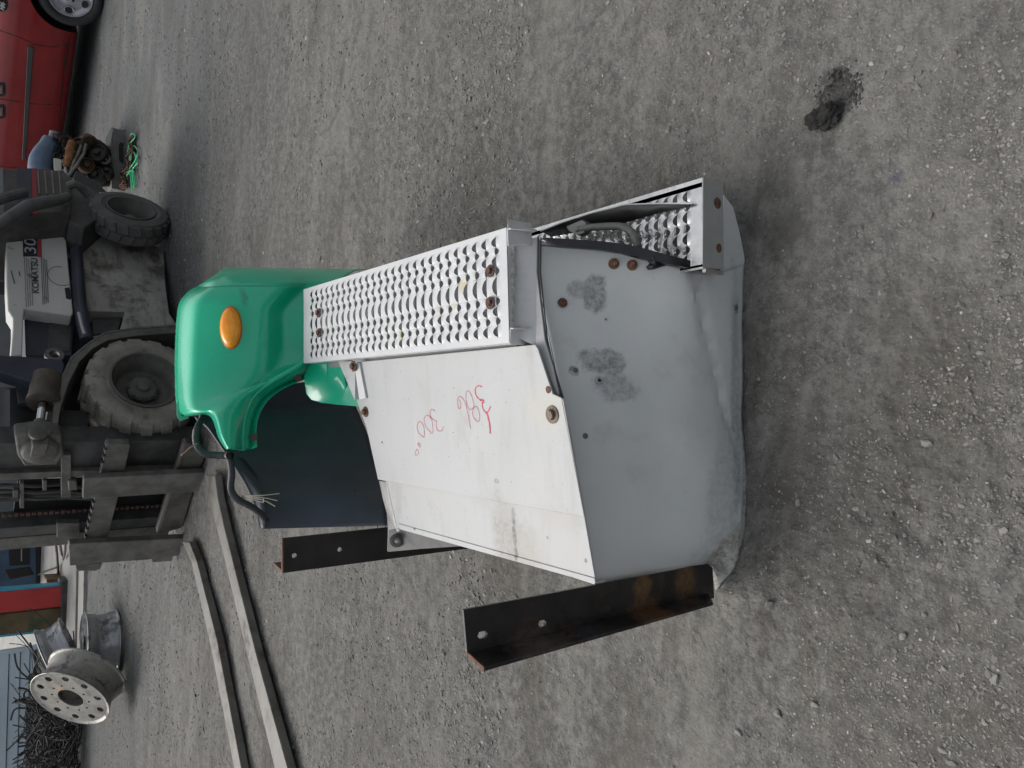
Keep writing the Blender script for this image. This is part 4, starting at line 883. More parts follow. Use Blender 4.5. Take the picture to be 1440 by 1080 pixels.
cl.lathe(fq(54, 609, .07), L_, [(.05, -.01), (.05, .012), (.02, .016), (0, .016)], 18); cl.lathe(fq(66, 608, .07), L_, [(.022, -.01), (.022, .012), (0, .014)], 12); obj('clevis', cl, f_steel, cyo, bevel=.004)
cowl = MB(); rws = []
for y, d in ((545, .02), (552, .0), (575, -.02), (600, -.02), (623, 0)):
    rws.append([fq(x, y, -.22 + d + e) for x, e in ((-90, 0), (0, 0), (14, .05), (28, .02), (44, -.10), (56, -.18))])
obj('cowl', MB().grid(rws), f_cowl, lift, solid=.01, smooth=60)
fpan('cowl_side', [(40, 538), (56, 540), (52, 566), (26, 566), (22, 548)], -.16, .05, f_dark)
fpan('mud_plate', [(84, 576), (126, 578), (121, 621), (82, 619)], -.16, .02, mat('mud_plate', (.030, .031, .032), .5, var=.25), bevel=.003)
# mast
P1, P2 = PZ(150, 624, .62), PZ(119, 760, .62); mu = (P2 - P1); mu.z = 0; mu.normalize(); mn = Vector((mu.y, -mu.x, 0)); mn = mn if mn.y < 0 else -mn   # mn points along the forks
def mq(x, y, o_=0): return PP(x, y, P1 + mn * o_, mn)
def mrail(ya, yb, o_, dep, name, m, z0=.05, z1=2.1, xref=60):
    a, b2 = mq(xref, ya, o_), mq(xref, yb, o_); a.z = b2.z = z0
    mb = MB().prism([a, b2, b2 - mn * dep, a - mn * dep], Z3 * (z1 - z0)); return obj(name, mb, m, lift, bevel=.004)
mrail(622, 663, -.10, .14, 'mast_rail', f_dark); mrail(664, 673, -.07, .17, 'mast_rail', f_steel); mrail(739, 752, -.07, .14, 'mast_rail', f_dark); mrail(753, 769, -.10, .16, 'mast_rail', f_steel)
mrail(676, 736, -.20, .02, 'mast_backplate', f_black, z1=1.02)
cyc = mq(60, 697, -.15); mb = MB().tube([Vector((cyc.x, cyc.y, .1)), Vector((cyc.x, cyc.y, 2.0))], .028, 14); obj('lift_cylinder', mb, f_dark, lift)
ch0 = mq(60, 721.5, -.10)
chn = MB()
for k in range(64):
    z = .12 + k * .032; o2 = (k % 2) * .004; chn.box(Vector((ch0.x, ch0.y, z)) , mu * (.034 - o2 * 3), mn * .012, Z3 * .022)
cho = obj('lift_chain', chn, mat('chain_rust', (.075, .040, .030), .7, .3, var=.4, scale=60), lift, bevel=.002); cho['kind'] = 'stuff'
cst = MB(); cst.prism([mq(x, y, -.02) for x, y in ((20, 612), (60, 606), (86, 612), (90, 640), (80, 654), (34, 656), (24, 640))], -mn * .10)
cst.lathe(mq(56, 632, -.02), mn, [(.10, 0), (.095, .03), (.06, .045), (0, .045)], 24); obj('mast_casting', cst, f_steel, lift, bevel=.012)
for (x0, x1, y0, y1, o_) in ((86, 100, 640, 700, -.06), (18, 26, 690, 700, -.08), (28, 34, 680, 715, -.09), (60, 66, 676, 690, -.06), (80, 112, 736, 756, -.05)):
    mb = MB().prism([mq(x0, y0, o_), mq(x1, y0, o_), mq(x1, y1, o_), mq(x0, y1, o_)], -mn * .04); obj('mast_bracket', mb, f_steel, lift, bevel=.003)
mb = MB().prism([mq(95, 676, -.05), mq(108, 676, -.05), mq(110, 690, -.05), mq(96, 690, -.05)], -mn * .05); obj('roller', mb, mat('roller_grey', (.12, .12, .115), .5, .3), lift, bevel=.008)
hoses = MB()
for k in range(3):
    hoses.tube([mq(-60, 683 + k * 7, -.12), mq(10, 682 + k * 8, -.10), mq(50, 684 + k * 9, -.12), mq(95, 680 + k * 10, -.13), mq(130, 690 + k * 6, -.12)], .011, 8)
o = obj('mast_hose', hoses, f_dark, lift); o['kind'] = 'stuff'
# carriage bars with notches along the top one
bars = MB().prism([mq(x, y) for x, y in ((149, 626), (152, 624), (182, 624.5), (183, 627), (174, 667), (166, 700), (151, 757), (148, 760), (121, 760), (119, 757), (133, 700), (141, 667))], -mn * .045)
bar1 = obj('carriage_bar', bars, f_steel, lift, bevel=.003)
for k in range(14):
    t = (k + .5) / 14; 
    if .22 < t < .58: continue
    x, y = lerp(149, 119, t), lerp(627, 758, t); mb = MB().prism([mq(x - 1, y - 1.8, .003), mq(x + 3, y - 1.8, .003), mq(x + 3, y + 1.2, .003), mq(x - 1, y + 1.2, .003)], -mn * .03); obj('notch', mb, f_black, bar1)
b2m = MB().prism([mq(x, y) for x, y in ((258, 624), (262, 622), (289, 634), (288, 642), (272, 690), (256, 742), (222, 752), (220, 748), (234, 700))], -mn * .045)
obj('carriage_bar', b2m, mat('worn_bar', (.095, .090, .082), .55, .2, var=.3, scale=12, bump=.3, dirt=((.045, .04, .035), .5, .68, 10, .6)), lift, bevel=.004)
for x0, y0 in ((258, 623.5),):
    mb = MB().prism([mq(257.5, 624, .004), mq(261, 624, .004), mq(224, 750, .004), mq(220.5, 749, .004)], -mn * .02); obj('bar_edge', mb, mat('bar_edge', (.16, .155, .14), .5, .2), lift)
# forks: shank and blade in one bent bar each
tn = mat('worn_fork_steel', (.14, .136, .122), .5, .1, var=.25, scale=7, bump=.3, bscale=70, dirt=((.060, .050, .038), .47, .66, 5, .85), streak=((10, 10, 10), (.19, .185, .17), .5, .55))
def fork(shank, top, side, label, o_):
    S = [mq(x, y, o_) for x, y in shank]
    mb = MB().prism(S, -mn * .045); fo = obj('fork', mb, f_steel, lift, bevel=.005, label=label)
    Tl = [PZ(x, y, .062) for x, y in top]; Tr = [PZ(x, y, .060) for x, y in side]
    n = len(Tl); dn_ = Vector((0, 0, -.045))
    bl = MB(); bl.grid([[a for a in Tl], [b for b in Tr], [b + dn_ for b in Tr], [a + dn_ for a in Tl]], False); bl.grid([[a for a in Tl], [a + dn_ for a in Tl]])
    bl.add([Tl[0], Tr[0], Tr[0] + dn_, Tl[0] + dn_], [(0, 1, 2, 3)]); bl.add([Tl[-1], Tr[-1], Tr[-1] + dn_, Tl[-1] + dn_], [(0, 1, 2, 3)])
    obj('fork_blade', bl, tn, fo, bevel=.004)
fork([(117, 676), (119, 673), (296, 664), (300, 668), (297, 690), (290, 691), (118, 702), (116, 700)], [(288, 668), (294, 700), (305, 745), (314, 780), (347, 919), (386, 1080), (392, 1110)], [(302, 668), (306, 700), (316, 745), (325, 780), (361, 924), (404, 1080), (412, 1110)], 'nearer fork with a worn bright top', .06)
fork([(96, 768), (98, 765), (260, 757), (266, 762), (262, 778), (246, 782), (240, 785), (140, 792), (98, 796)], [(256, 762), (269, 790), (297, 913), (328, 1075), (331, 1095)], [(266, 762), (277, 790), (305, 900), (338, 1075), (342, 1095)], 'farther fork, darker near its heel', .06)
for pts in (((106, 795), (144, 792), (141, 800), (134, 803), (108, 803)), ((213, 784), (243, 781), (242, 789), (214, 791))):
    mb = MB().prism([mq(x, y, .05) for x, y in pts], -mn * .05); obj('fork_hook', mb, f_steel, lift, bevel=.003)

# ================================================================ red car
K0 = PZ(146, 8); kd = Vector((.775, -.632, 0)).normalized(); kn = Vector((-kd.y, kd.x, 0)); kn = kn if kn.y < 0 else -kn
def kq(x, y, o_=0): return PP(x, y, K0 + kn * o_, kn)
car = thing('red_car', 'dark red car seen side on at the top left, silver five hole wheel', 'car', tuple(K0))
carred = mat('car_red', (.21, .007, .009), .30, 0, var=.12, scale=3, bump=.02, coat=.5, rvar=.08, dirt=((.14, .06, .05), .68, .78, 8, .4))
gap = mat('car_gap', (.008, .006, .006), .6)
def K(s, z, o_=0): return K0 + kd * s + Z3 * z + kn * o_
WC = K(0, .325, 0); RA = .385
prof = [(.20, -.10), (.225, -.04), (.28, -.03), (.30, .0), (.45, .035), (.62, .05), (.78, .045), (.90, .03), (.97, -.01), (1.0, -.05)]
def po(z):
    for (z0, o0), (z1, o1) in zip(prof, prof[1:]):
        if z <= z1: return lerp(o0, o1, (z - z0) / (z1 - z0))
    return prof[-1][1]
ss_ = np.arange(-3.4, 1.001, .04); zs_ = np.arange(.20, 1.001, .04); vs_, fs_ = [], []; inside = []
for s in ss_:
    for z in zs_:
        ins = False; S, Zv = s, z
        for wc in (0, -2.62):
            dx, dz = s - wc, z - .325; r = math.hypot(dx, dz)
            if r < RA: ins = True; k_ = RA / max(r, .02); S, Zv = wc + dx * k_, max(.20, .325 + dz * k_)
        vs_.append(K(S, Zv, po(Zv) + .0)); inside.append(ins)
nz = len(zs_)
for i in range(len(ss_) - 1):
    for j in range(nz - 1):
        q_ = (i * nz + j, (i + 1) * nz + j, (i + 1) * nz + j + 1, i * nz + j + 1)
        if not all(inside[k] for k in q_): fs_.append(q_)
body = obj('body', MB().add(vs_, fs_), carred, car, smooth=50)
for wc in (0, -2.62):
    arch = MB().lathe(K(wc, .325, .0), kn, [(RA + .004, 0), (RA, -.02), (RA - .01, -.30), (.2, -.30)], 40, -1.86, 1.86); obj('wheel_arch', arch, gap, car, smooth=40)
un = MB().prism([K(-3.4, .19, -.10), K(-.42, .19, -.10), K(-.42, .10, -1.6), K(-3.4, .10, -1.6)], Z3 * .03); un.prism([K(.42, .24, -.06), K(1.0, .24, -.06), K(1.0, .24, -1.6), K(.42, .24, -1.6)], Z3 * .03); un.prism([K(-3.4, .3, -.4), K(1.0, .3, -.4), K(1.0, .3, -1.6), K(-3.4, .3, -1.6)], Z3 * .03)
obj('underbody', un, gap, car)
cab = MB(); cab.prism([K(-3.4, 1.0, -.05), K(1.0, 1.0, -.05), K(1.0, 1.0, -1.6), K(-3.4, 1.0, -1.6)], Z3 * .02); cab.prism([K(-3.4, .25, -1.55), K(1.0, .25, -1.55), K(1.0, 1.0, -1.6), K(-3.4, 1.0, -1.6)], -kn * .02); cab.prism([K(-2.3, 1.42, -.25), K(.5, 1.42, -.25), K(.5, 1.42, -1.4), K(-2.3, 1.42, -1.4)], Z3 * .03)
obj('roof', cab, carred, car, bevel=.01)
gl = MB().prism([K(-2.7, 1.02, -.06), K(.8, 1.02, -.06), K(.5, 1.42, -.26), K(-2.3, 1.42, -.26)], -kn * .01); obj('side_window', gl, mat('car_glass', (.02, .022, .025), .1), car)
def kpan(name, pts, o0, dep, m, parent, bevel=.004):
    P = []
    for x, y in pts:
        p = kq(x, y, .03); P.append(kq(x, y, po(min(1, max(.2, p.z))) + o0))
    return obj(name, MB().prism(P, -kn * dep), m, parent, bevel=bevel)
trimm = mat('trim_grey', (.045, .048, .048), .5, var=.15)
kpan('trim_strip', [(39, 66), (44, 65), (47, 68), (35.5, 226), (31, 226), (31, 220)], .016, .02, trimm, car, bevel=.005)
for y0 in (125, 156):
    h_ = kpan('door_handle', [(-2, y0 - 9), (6, y0 - 9), (8, y0 - 5), (8, y0 + 8), (5, y0 + 11), (-2, y0 + 11)], .006, .01, gap, car)
    kpan('handle_grip', [(1, y0 - 5), (4.5, y0 - 5), (4.5, y0 + 7), (1, y0 + 7)], .022, .012, mat('handle_red', (.10, .03, .035), .3), h_, bevel=.003)
def seam(pts, nm='door_seam'):
    P = []
    for x, y in pts:
        p = kq(x, y, .03); P.append(kq(x, y, po(min(1, max(.2, p.z))) + .001))
    return obj(nm, MB().tube(P, .0045, 6), gap, car)
seam([(-10, 138), (0, 139), (20, 142), (45, 146), (70, 147), (84, 147)]); seam([(-10, 38), (0, 43), (12, 47), (30, 54), (50, 63), (75, 66), (95, 62)]); seam([(-10, 232), (20, 236), (60, 236)])
seam([(93, 62), (86, 147), (78, 235)], 'sill_line')
sl = kpan('sill', [(97, 50), (103, 42), (84, 200), (78, 240), (74, 240), (80, 180)], -.01, .03, gap, car)
wheel = MB().lathe(WC, kn, [(.215, -.02), (.225, .018), (.25, .030), (.29, .028), (.312, .012), (.322, -.02), (.322, -.17), (.30, -.19), (.2, -.19)], 56)
ty_ = obj('tyre', wheel, mat('car_tyre', (.022, .023, .026), .7, var=.2, scale=20, bump=.1), car, smooth=50)
rimm = mat('silver_alloy', (.42, .44, .47), .30, .55, var=.05, bump=.02)
uu = Z3; vv = kn.cross(uu); rm = MB()
rm.lathe(WC, kn, [(.218, .012), (.216, .022), (.205, .022), (.198, .008), (.150, -.012), (.08, .004), (.055, .012), (0, .014)], 50); ro = obj('rim', rm, rimm, car, smooth=50)
for k in range(5):
    an = 2 * math.pi * k / 5 + .35; c_ = WC + (uu * math.cos(an) + vv * math.sin(an)) * .152 + kn * .0; e1 = (uu * math.cos(an) + vv * math.sin(an)); e2 = kn.cross(e1)
    mb = MB().add([c_ + kn * (.0055 - .010 * (math.cos(t_) + 1) * -.5) + e1 * math.cos(t_) * .034 + e2 * math.sin(t_) * .040 for t_ in [2 * math.pi * j / 20 for j in range(20)]], [tuple(range(20))]); obj('rim_opening', mb, gap, ro, smooth=0)
    mb = MB().tube([c_ + kn * .010 + e1 * math.cos(t_) * .037 + e2 * math.sin(t_) * .044 for t_ in [2 * math.pi * j / 20 for j in range(21)]], .005, 6); obj('opening_lip', mb, rimm, ro, smooth=60)
    an += math.pi / 5; c_ = WC + (uu * math.cos(an) + vv * math.sin(an)) * .052 + kn * .012; mb = MB().bolt(c_, kn, .008, .006); obj('wheel_nut', mb, gap, ro)
mb = MB().lathe(WC + kn * .012, kn, [(.030, 0), (.028, .006), (0, .007)], 20); obj('centre_cap', mb, rimm, ro)
mb = MB().prism([kq(x, y, .05) for x, y in ((-3, -4), (7, -3), (10.5, 4), (10, 12), (6, 16), (-3, 16))], -kn * .012); bo = obj('badge_plate', mb, gap, car)
mb = MB().prism([kq(x, y, .058) for x, y in ((0, 2), (3, 4), (5, 2.5), (5.5, 5), (8, 6), (5.5, 8), (7.5, 11), (6, 12), (5, 10.5), (4, 13), (6, 14.5), (5, 15.5), (2.5, 13.5), (0, 13), (1.5, 10), (-1, 8), (1.5, 6))], -kn * .008); obj('badge', mb, mat('badge_silver', (.5, .52, .52), .3, .5), bo)

# ================================================================ salvaged engine heap by the car
def at2(x, y, Yv): return PY(x, y, Yv)
YE = 8.15
def blob(name, pts, rad, m, parent=None, Yv=YE, seg=10): return obj(name, MB().tube([at2(x, y, Yv + d) for x, y, d in pts], rad, seg), m, parent, smooth=40)
er = mat('engine_rust', (.075, .042, .022), .8, .1, var=.5, scale=12, bump=.6, bscale=50, dirt=((.018, .016, .014), .45, .6, 9, .85))
ek = mat('engine_black', (.018, .016, .015), .6, .1, var=.5, scale=14, bump=.5, dirt=((.05, .03, .018), .55, .7, 14, .7))
eo = mat('engine_orange', (.22, .095, .035), .8, var=.4, scale=25, bump=.6, bscale=90)
es = mat('engine_alloy', (.15, .145, .135), .6, .3, var=.3, scale=20, bump=.3)
eng = thing('salvaged_engine', 'rusty salvaged engine block heaped on a pale channel behind the forklift tail', 'engine', tuple(PZ(168, 225)))
mb = MB().prism([at2(x, y, YE) for x, y in ((100, 200), (112, 190), (128, 192), (142, 197), (154, 206), (159, 222), (159, 262), (96, 262), (93, 235))], Vector((.06, .42, 0))); obj('engine_block', mb, ek, eng, bevel=.03)
for (x, y, r, m, d) in ((112, 204, .075, er, -.06), (126, 200, .07, er, -.07), (137, 215, .085, ek, -.10), (148, 224, .05, es, -.10), (122, 232, .07, er, -.10), (104, 222, .06, eo, -.08), (134, 245, .08, ek, -.08), (150, 240, .06, ek, -.10)):
    mb = MB().lathe(at2(x, y, YE + d), Vector((random.uniform(-.6, .6), -1, random.uniform(-.2, .8))), [(r, -.08), (r, .01), (r * .8, .02), (r * .75, .0), (r * .35, .0), (r * .3, .03), (0, .03)], 18); obj('engine_casting', mb, m, eng, smooth=35)
blob('exhaust_manifold', [(93, 232, -.1), (97, 222, -.14), (98, 210, -.14), (101, 200, -.1)], .035, eo, eng)
blob('manifold_pipe', [(100, 240, -.1), (104, 228, -.16), (110, 216, -.16), (114, 205, -.12)], .014, es, eng); blob('manifold_pipe', [(97, 246, -.12), (108, 232, -.18), (118, 216, -.18), (121, 203, -.14)], .014, es, eng)
tang = MB()
for k in range(46):
    p0 = Vector((random.uniform(74, 98), random.uniform(190, 240), 0)); pts = [p0]
    for j in range(4): pts.append(pts[-1] + Vector((random.uniform(-5, 5), random.uniform(-8, 8), 0)))
    P = [at2(min(max(p.x, 74), 104), min(max(p.y, 188), 248), YE - random.uniform(.0, .12)) for p in pts]; tang.tube([curve(P, i / 10) for i in range(11)], random.uniform(.004, .009), 5)
o = obj('engine_wiring', tang, ek, eng); o['kind'] = 'stuff'
mb = MB().prism([at2(x, y, YE - .12) for x, y in ((75.5, 222), (86.5, 224), (87, 240), (78, 241), (76, 237))], Vector((.01, .07, 0))); obj('white_connector_box', mb, mat('white_plastic', (.55, .54, .48), .5, var=.08), eng, bevel=.006, label='small off white box on the engine')
mb = MB().prism([at2(x, y, YE - .2) for x, y in ((103, 250), (108, 240), (138, 258), (150, 270), (104, 270))], Vector((.0, .05, 0))); obj('sheet_bracket', mb, mat('sheet_dark', (.045, .046, .048), .6), eng)
jug = thing('washer_jug', 'translucent blue plastic jug with a grey cap lying on the engine heap', 'jug', tuple(at2(68, 215, YE)))
jb = mat('blue_plastic', (.085, .13, .20), .35, var=.15, scale=12, bump=.05, trans=.15)
P = [at2(58, 246, YE), at2(58, 232, YE), at2(62, 218, YE), at2(68, 208, YE), at2(72, 199, YE), at2(75, 195, YE)]
mb = MB().tube([curve(P, i / 20) for i in range(21)], .1, 18, rad=[.105 - .03 * max(0, (i - 6) / 14) ** .8 * 1.2 - (.03 if i > 17 else 0) for i in range(21)]); obj('jug_body', mb, jb, jug, smooth=60)
mb = MB().tube([at2(75.5, 195.5, YE), at2(77, 185.5, YE)], .042, 18); obj('cap', mb, mat('cap_grey', (.17, .18, .18), .5), jug, bevel=.004)
mb = MB().tube([at2(75, 198, YE), at2(75.4, 196, YE)], .046, 18); obj('cap_ring', mb, mat('ring_navy', (.01, .014, .03), .4), jug)
mb = MB().tube([at2(46, 240, YE + .02), at2(48, 228, YE + .02), at2(56, 216, YE + .02), at2(60, 210, YE + .02)], .016, 10); obj('jug_handle', mb, mat('deep_blue', (.02, .05, .16), .35), jug)
chn_ = thing('steel_channel', 'pale grey steel channel lying on the ground under the engine heap', 'channel', tuple(PZ(174, 225)))
ca, cb = PZ(175, 183), PZ(176, 268); kv = (cb - ca).normalized(); kb = Vector((-kv.y, kv.x, 0)); kb = kb if kb.y > 0 else -kb
cs = mat('channel_grey', (.135, .132, .122), .65, var=.15, scale=14, bump=.3)
mb = MB().prism([ca, cb, cb + Z3 * .105, ca + Z3 * .105], kb * .012); obj('web', mb, cs, chn_, bevel=.003)
mb = MB().prism([ca + Z3 * .106, cb + Z3 * .106, cb + Z3 * .106 + kb * .20, ca + Z3 * .106 + kb * .20], Z3 * .01); obj('flange', mb, cs, chn_, bevel=.003)
mb = MB().prism([ca.lerp(cb, u_) + Z3 * h_ - kb * .004 for u_, h_ in ((.22, .012), (.22, .038), (.27, .052), (.52, .052), (.56, .03), (.56, .012))], kb * .003); obj('slot', mb, gap, chn_)
mb = MB().prism([at2(x, y, 8.0) for x, y in ((148, 195), (157, 180), (159, 182), (154, 205), (149, 201))], Vector((.0, .012, 0))); tag(obj('bent_plate', mb, mat('plate_pale', (.38, .38, .36), .5), None), 'small bent pale plate leaning on the end of the steel channel', 'plate')
rp = MB(); tg = mat('green_twine', (.05, .42, .20), .6, var=.15, bump=.0)
base_pts = [(183, 190), (186, 188), (190, 191), (188, 196), (182, 203), (180, 214), (184, 206), (190, 206), (194, 214), (190, 226), (184, 234), (176, 243), (172, 238), (180, 242), (186, 240), (190, 250), (189, 264), (187, 240), (192, 228), (186, 210), (183, 222), (181, 234), (186, 246), (186, 266), (184, 244), (178, 246)]
P = [PZ(x, y, .02 + .025 * random.random()) for x, y in base_pts]; n = 160; rp.tube([curve(P, i / (n - 1)) for i in range(n)], .0058, 5)
P = [PZ(x + random.uniform(-2, 2), y + random.uniform(-2, 2), .02 + .02 * random.random()) for x, y in base_pts[8:]]; rp.tube([curve(P, i / 99) for i in range(100)], .005, 5)
tag(obj('green_twine', rp, tg, None, smooth=60), 'bright green twine looped on the ground in front of the engine heap', 'twine')
chs = MB(); P = [PZ(x, y, .035) for x, y in ((187, 193), (184, 200), (186, 212), (180, 222), (183, 232), (178, 240), (172, 244), (176, 256), (170, 262), (178, 262))]
for i in range(46):
    a = curve(P, i / 46); b3 = curve(P, (i + 1) / 46); t_ = (b3 - a).normalized(); s_ = Z3.cross(t_) if i % 2 else Z3
    s_ = s_.normalized(); c_ = (a + b3) / 2
    chs.tube([c_ + t_ * math.cos(2 * math.pi * k / 10) * .038 + s_ * math.sin(2 * math.pi * k / 10) * .020 for k in range(11)], .008, 6)
o = tag(obj('rusty_chain', chs, mat('rusty_chain', (.09, .045, .028), .8, .2, var=.4, scale=50), None), 'rusty chain heaped on the ground under the green twine', 'chain'); o['kind'] = 'stuff'

# ================================================================ truck wheel rims, left
ral = mat('weathered_rim_alloy', (.30, .295, .27), .42, .35, var=.14, scale=9, bump=.2, bscale=60, dirt=((.10, .095, .08), .47, .62, 9, .85), speck=((.06, .06, .05), 60, .68))
ral2 = mat('cleaner_rim_alloy', (.36, .37, .38), .32, .55, var=.12, scale=8, bump=.1, dirt=((.07, .07, .065), .5, .64, 8, .8))
def rim_obj(C, ax, label, m, R=.285, W=.21, disc=True, dm=None):
    """C = centre of the back flange, ax points to the disc face"""
    a = Vector(ax).normalized(); t = thing('truck_wheel_rim', label, 'wheel rim', tuple(C), 'loose truck wheel rims'); bpy.context.view_layer.update()
    q_ = W / .21
    mb = MB().lathe(C, a, [(R - .020, .006), (R - .004, -.002), (R + .003, .003), (R, .012), (R - .014, .016), (R - .020, .022), (R - .022, .050 * q_), (R - .030, .062 * q_), (R - .038, .085 * q_), (R - .038, .125 * q_), (R - .034, .142 * q_), (R - .026, .150 * q_), (R - .022, W - .020), (R - .012, W - .014), (R + .001, W - .008), (R + .002, W - .002), (R - .004, W + .001), (R - .014, W - .004), (R - .032, W - .012), (R - .062, .125 * q_), (R - .062, .08 * q_), (R - .036, .05 * q_), (R - .020, .006)], 64)
    b_ = obj('barrel', mb, m, t, smooth=45)
    u = Z3 - a * a.z; u.normalize(); v = a.cross(u); h0 = W - .010
    out = circ(0, 0, R - .012, n=64); holes = [circ(math.cos(2 * math.pi * k / 10) * R * .76, math.sin(2 * math.pi * k / 10) * R * .76, .030, n=14) for k in range(10)] + [circ(0, 0, R * .32, n=32)] + [circ(math.cos(2 * math.pi * (k + .5) / 10) * R * .47, math.sin(2 * math.pi * (k + .5) / 10) * R * .47, .011, n=8) for k in range(10)]
    mb = panel_holes(out, holes, C + a * h0, u, v, -.014); d_ = obj('disc', mb, dm or m, t, bevel=.0015)
    mb = MB().lathe(C + a * (h0 + .0005), a, [(.155, 0), (.148, .010), (.102, .012), (.088, .002)], 48) if 0 else None
    return t
rust_ring = mat('rim_disc', (.40, .395, .37), .5, .2, var=.12, scale=9, bump=.2, dirt=((.15, .14, .115), .50, .64, 10, .75), spots=[])
n_ax = Vector((-.50, -.56, .56)).normalized(); P0 = PZ(176, 968, .02); wv = (Z3 - n_ax * n_ax.z).normalized()
CA = P0 + wv * .335
dc = CA + n_ax * .25
rust_ring = mat('rim_disc_front', (.19, .182, .16), .5, .15, var=.2, scale=9, bump=.2, dirt=((.10, .09, .07), .46, .62, 10, .75), spots=[(dc + Vector((.09, 0, .09)), .05, (.42, .26, .10), .7, .6, 20)])
RA1 = rim_obj(CA, n_ax, 'dull truck wheel rim leaning with its ten holed disc towards the camera', ral, R=.335, W=.25, dm=rust_ring)
g1 = PZ(164, 903); CB = Vector((g1.x, g1.y, .01)); rim_obj(CB, (.02, .05, 1), 'shiny truck wheel rim lying flat, partly hidden behind the leaning rim', ral2, R=.30, W=.26)
CC = None; rim_obj(Vector((g1.x - .02, g1.y + .16, .33)), Vector((-.40, .10, .9)), 'polished truck wheel rim tilted on top of the flat one', ral2, R=.28)

# ================================================================ concrete pad, wall and things along it
conc = mat('pale_concrete', (.30, .295, .275), .85, var=.10, scale=2.5, bump=.4, bscale=50, dirt=((.17, .165, .155), .50, .7, 4, .6))
e0, e1_ = PZ(118, 790, .03), PZ(112, 1090, .03); sd_ = (e1_ - e0).normalized(); sb = Vector((-sd_.y, sd_.x, 0)); sb = sb if sb.y > 0 else -sb
e0 = e0 - sd_ * 1.2; e1_ = e1_ + sd_ * 6
def slab(o0, o1, nm, z=.03): 
    mb = MB().prism([e0 + sb * o0 + Z3 * (z - .03), e1_ + sb * o0 + Z3 * (z - .03), e1_ + sb * o1 + Z3 * (z - .03), e0 + sb * o1 + Z3 * (z - .03)], Vector((0, 0, -.25))); return struct(obj(nm, mb, conc, None, bevel=.006))
slab(0, .30, 'kerb'); slab(.42, 14, 'pavement', .035)
wl = mat('blue_white_siding', (.50, .60, .66), .55, var=.04, scale=3, bump=.05, streak=((.6, .6, 9), (.40, .48, .53), .4, .5))
wp0 = PZ(47, 1000, .06); wn = -sb
def wq(x, y, o_=0): return PP(x, y, wp0 + wn * o_, wn)
wall = thing('siding_wall', 'pale blue white wall of horizontal boards behind the scrap heap', 'wall', tuple(wq(46, 1000)))
wa_ = wq(20, 917.5); wz0 = .06
x_left = 8.0
def wpt(u, z, o_=0): return Vector((wa_.x, wa_.y, 0)) + sd_ * u + Z3 * z + wn * o_
zrows = [wq(x, 1000).z for x in (47, 40, 26.5, 10.5)]; zrows += [zrows[-1] + .235 * k for k in range(1, 11)]
for za, zb in zip(zrows, zrows[1:]):
    mb = MB().prism([wpt(0, za + .004, .020), wpt(x_left, za + .004, .020), wpt(x_left, zb - .006, .004), wpt(0, zb - .006, .004)], -wn * .02); obj('board', mb, wl, wall, bevel=.004)
mb = MB().prism([wpt(0, 0, -.02), wpt(x_left, 0, -.02), wpt(x_left, 3.2, -.02), wpt(0, 3.2, -.02)], -wn * .15); obj('wall_core', mb, mat('wall_core', (.12, .13, .14), .8), wall)
mb = MB().prism([wpt(-.05, 0, .03), wpt(0, 0, .03), wpt(0, 3.2, .03), wpt(-.05, 3.2, .03)], -wn * .1); obj('corner_trim', mb, wl, wall)
# grey block wall further back on the right of it
bw = MB().prism([wpt(-6.5, 0, -1.2), wpt(-.3, 0, -1.2), wpt(-.3, 3.2, -1.2), wpt(-6.5, 3.2, -1.2)], -wn * .2)
tag(obj('rear_wall', bw, mat('rear_wall_grey', (.17, .18, .185), .8, var=.15, scale=2), None), 'plain grey wall far behind the forklift mast', 'wall')
# standing beams between wall and mast
rb_ = thing('red_beam', 'faded red steel beam standing upright on a dark base', 'beam', tuple(PZ(90, 848, .04))); yb_ = PZ(93, 848, .04).y
def yq(x, y, o_=0): return PY(x, y, yb_ + o_)
redm = mat('faded_red_paint', (.42, .035, .032), .6, var=.12, scale=6, bump=.15, dirt=((.12, .09, .06), .58, .72, 8, .6))
mb = MB().prism([yq(-60, 839), yq(88, 824.5), yq(88, 853), yq(0, 862), yq(-60, 868)], Vector((0, .12, 0))); obj('beam_face', mb, redm, rb_, bevel=.01)
mb = MB().prism([yq(-60, 834, .02), yq(86, 821.5, .02), yq(86, 824.5, .02), yq(-60, 839, .02)], Vector((0, .12, 0))); obj('cyan_edge', mb, mat('cyan_film', (.06, .34, .48), .4), rb_)
gb_ = thing('weathered_board', 'brown and green weathered board standing beside the red beam', 'board', tuple(PZ(90, 872, .04)))
brn = mat('brown_green_weathered', (.12, .09, .045), .75, var=.3, scale=5, bump=.3, dirt=((.035, .065, .030), .46, .62, 4, .8), streak=((6, 6, 2), (.12, .05, .03), .5, .55))
mb = MB().prism([yq(-60, 869, .05), yq(0, 864, .05), yq(88, 854, .05), yq(86, 884, .05), yq(0, 893, .05), yq(-60, 899, .05)], Vector((0, .08, 0))); obj('board_face', mb, brn, gb_, bevel=.008)
mb = MB().prism([yq(-60, 899, .06), yq(0, 893.2, .06), yq(86, 884.2, .06), yq(84, 887.2, .06), yq(-60, 902.5, .06)], Vector((0, .08, 0))); obj('cyan_edge', mb, mat('cyan_film', (.06, .34, .48), .4), gb_)
mb = MB().prism([yq(86, 818, -.02), yq(98, 816, -.02), yq(98, 884, -.02), yq(86, 886, -.02)], Vector((0, .25, 0))); bs = thing('beam_base', 'dark steel base under the red beam and brown board', 'base', tuple(PZ(96, 850, .04))); obj('base_plate', mb, f_dark, bs, bevel=.006)
